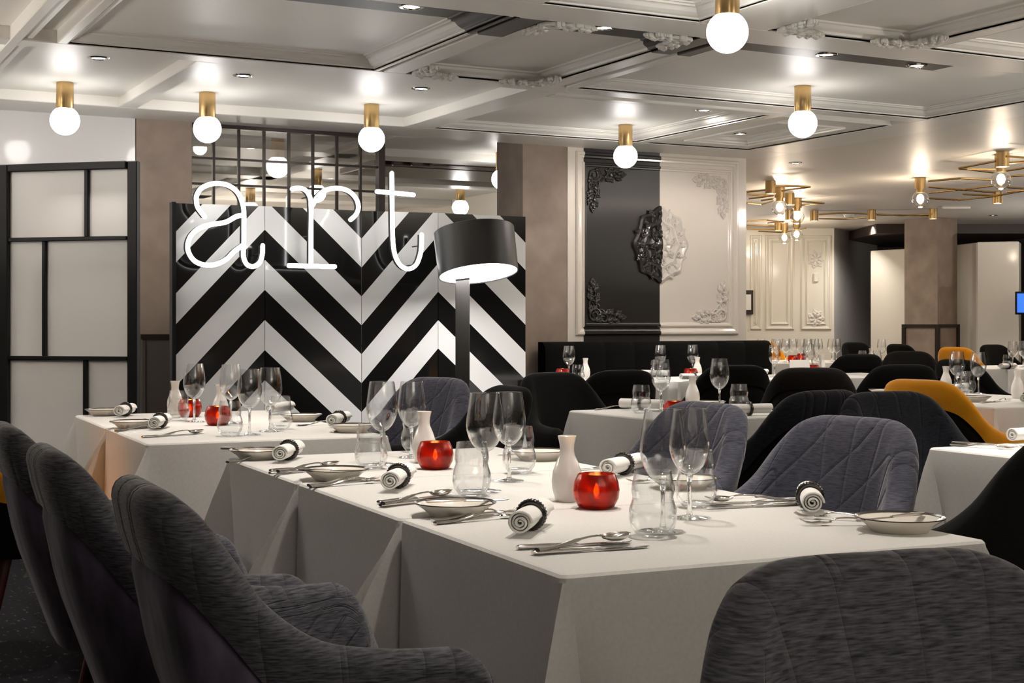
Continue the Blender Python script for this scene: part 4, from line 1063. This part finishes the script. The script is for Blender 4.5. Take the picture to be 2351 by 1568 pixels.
put('vase', 402, 952, 'white bottle vase behind the tumbler on the farther table beside the partition')
put('tumbler', 528, 1001, 'wavy tumbler in front of the nearer red votive before the chevron screen')
put('tumbler', 410, 966, 'wavy tumbler in front of the farther red votive')
put('tumbler', 644, 985, 'wavy tumbler beside the pair of wine glasses before the chevron screen')
put('bigwine', 573, 998, 'wine glass, front one of the pair before the chevron screen')
put('bigwine', 620, 990, 'wine glass, second of the pair before the chevron screen')
put('bigwine', 446, 968, 'wine glass alone over the farther red votive')
put('bigwine', 530, 972, 'wine glass half hidden behind the nearer vase before the chevron screen')
# centre table
put('votive', 1550, 962, 'red votive on the centre table, seen between the near wine glasses')
put('vase', 1590, 934, 'white bottle vase on the centre table')
put('bigwine', 1517, 945, 'wine glass on the centre table with its stem hidden behind the napkin')
put('bigwine', 1652, 940, 'wine glass on the centre table, beside the tumbler by the black chair')
put('tumbler', 1472, 948, 'wavy tumbler on the centre table above the napkin end')
put('tumbler', 1697, 946, 'wavy tumbler on the centre table above the folded napkin')
nap((1515, 943), (1430, 940), 'lying sideways on the centre table next to the tumbler')
nap((1680, 955), (1760, 953), 'lying sideways on the centre table close to the navy chair')
lay('spoon', (1375, 941), (1432, 938), 'spoon at the left corner of the centre table')
put('plate', 1625, 934, 'bread plate behind the vase on the centre table')
# banquette tables
put('bigwine', 1478, 863, 'wine glass on the small banquette table, the left of two')
put('bigwine', 1560, 862, 'wine glass on the small banquette table behind the votive')
put('tumbler', 1447, 862, 'wavy tumbler on the small banquette table')
put('tumbler', 1588, 880, 'wavy tumbler over the votive on the small banquette table')
put('votive', 1586, 870, 'red votive on the small banquette table')
put('vase', 1601, 866, 'white bottle vase on the small banquette table')
nap((1575, 875), (1632, 874), 'at the front of the small banquette table')
nap((1450, 864), (1530, 865), 'at the back of the small banquette table', False)
put('bigwine', 1248, 866, 'wine glass at the banquette beside the chevron screen edge')
put('tumbler', 1296, 884, 'wavy tumbler at the banquette beside the chevron screen edge')
put('vase', 1296, 866, 'white bottle vase at the banquette beside the chevron screen edge')
put('votive', 1258, 868, 'red votive at the banquette beside the chevron screen edge')
put('tumbler', 1738, 878, 'wavy tumbler on the banquette table end near the panel corner')
put('bigwine', 1778, 866, 'wine glass near the banquette end by the panel corner')
nap((1705, 864), (1770, 862), 'on the banquette table end near the panel corner', False)
# table past the banquette
put('bigwine', 1857, 860, 'wine glass over the folded napkin past the banquette')
put('votive', 1868, 860, 'red votive past the banquette beside the white vase')
put('vase', 1887, 858, 'white bottle vase past the banquette')
put('tumbler', 1875, 858, 'wavy tumbler next to the vase past the banquette')
nap((1845, 864), (1925, 866), 'with a dark ring on the table past the banquette')
def mk_menu():
    m = MB(); m.add([(-.07, 0, 0), (.07, 0, 0), (.07, .02, .11), (-.07, .02, .11), (-.07, .045, 0), (.07, .045, 0)], [(0, 1, 2, 3), (3, 2, 5, 4)])
    o = m.build('menu_card', M_napkin, None, False); md = o.modifiers.new('thick', 'SOLIDIFY'); md.thickness = .001; o['category'] = 'card'; return o
MK['menu'] = mk_menu; GR['menu'] = 'blank folded cards'
put('menu', 1837, 862, 'folded blank white card past the banquette, left of the votive', -YAW)
put('menu', 1885, 840, 'folded blank white card on the distant table crowded with glasses', -YAW)
# distant crowded table
for i in range(12):
    u_, v_ = 8.40+.125*(i % 6)+.05*(i//6), (10.66, 10.92)[i//6]+.04*math.sin(i*2.3)
    o = place('bigwine', MK['bigwine'], (u_, v_, ZT), 0, 'wine glass on the distant crowded table, %s of its %s row, counted from the banquette' % ('first second third fourth fifth sixth'.split()[i % 6], ('front', 'back')[i//6]), GR['bigwine'])
put('vase', 1912, 836, 'white bottle vase on the distant crowded table'); put('votive', 1898, 836, 'red votive on the distant crowded table')
put('votive', 1840, 828, 'amber lit votive among the glasses of the distant crowded table')
put('tumbler', 1828, 842, 'wavy tumbler on the distant crowded table'); nap((1800, 842), (1836, 841), 'on the distant crowded table')
put('bigwine', 1940, 832, 'wine glass in front of the white return wall, the first of two'); put('bigwine', 1996, 832, 'wine glass in front of the white return wall, the second of two')
put('tumbler', 1955, 834, 'wavy tumbler in front of the white return wall by the first glass'); put('tumbler', 2013, 834, 'wavy tumbler in front of the white return wall by the second glass')
put('plate', 2090, 832, 'bread plate on the small distant table by the pillar foot'); nap((2085, 836), (2118, 834), 'on the small distant table by the pillar foot', False)
# table by the amber chair
put('bigwine', 2222, 900, 'wine glass on the table before the amber chair'); put('bigwine', 2246, 904, 'wine glass behind another one on the table before the amber chair')
put('tumbler', 2208, 908, 'wavy tumbler on the table before the amber chair, in front'); put('tumbler', 2230, 902, 'wavy tumbler on the table before the amber chair, behind')
put('plate', 2236, 922, 'bread plate on the table before the amber chair')
put('plate', 2030, 905, 'bread plate hidden behind the amber chair back')
put('vase', 2336, 914, 'white bottle vase at the frame edge on the table before the amber chair')
put('vase', 2121, 890, 'white bottle vase just above the amber chair back')
nap((2278, 900), (2312, 896), 'on the table before the amber chair'); nap((2345, 930), (2375, 922), 'cut by the frame edge before the amber chair')
lay('fork', (2270, 925), (2330, 918), 'fork on the table before the amber chair'); lay('knife', (2240, 927), (2310, 920), 'knife on the table before the amber chair')
# far table at the frame edge
put('bigwine', 2325, 845, 'wine glass on the far table at the frame edge'); put('bigwine', 2349, 843, 'wine glass cut by the frame on the far table')
put('tumbler', 2306, 848, 'wavy tumbler on the far table at the frame edge'); put('plate', 2255, 852, 'bread plate on the far table at the frame edge')
nap((2245, 850), (2300, 848), 'on the far table at the frame edge'); nap((2318, 862), (2338, 856), 'beside the vase on the far table at the frame edge')
# table cut by the frame beside the blue grey chair
nap((2300, 1016), (2390, 1010), 'on the table cut by the frame beside the blue grey chair', False)
lay('knife', (2232, 1021), (2300, 1024), 'knife on the table cut by the frame beside the blue grey chair'); lay('fork', (2222, 1026), (2290, 1030), 'fork on the table cut by the frame beside the blue grey chair')
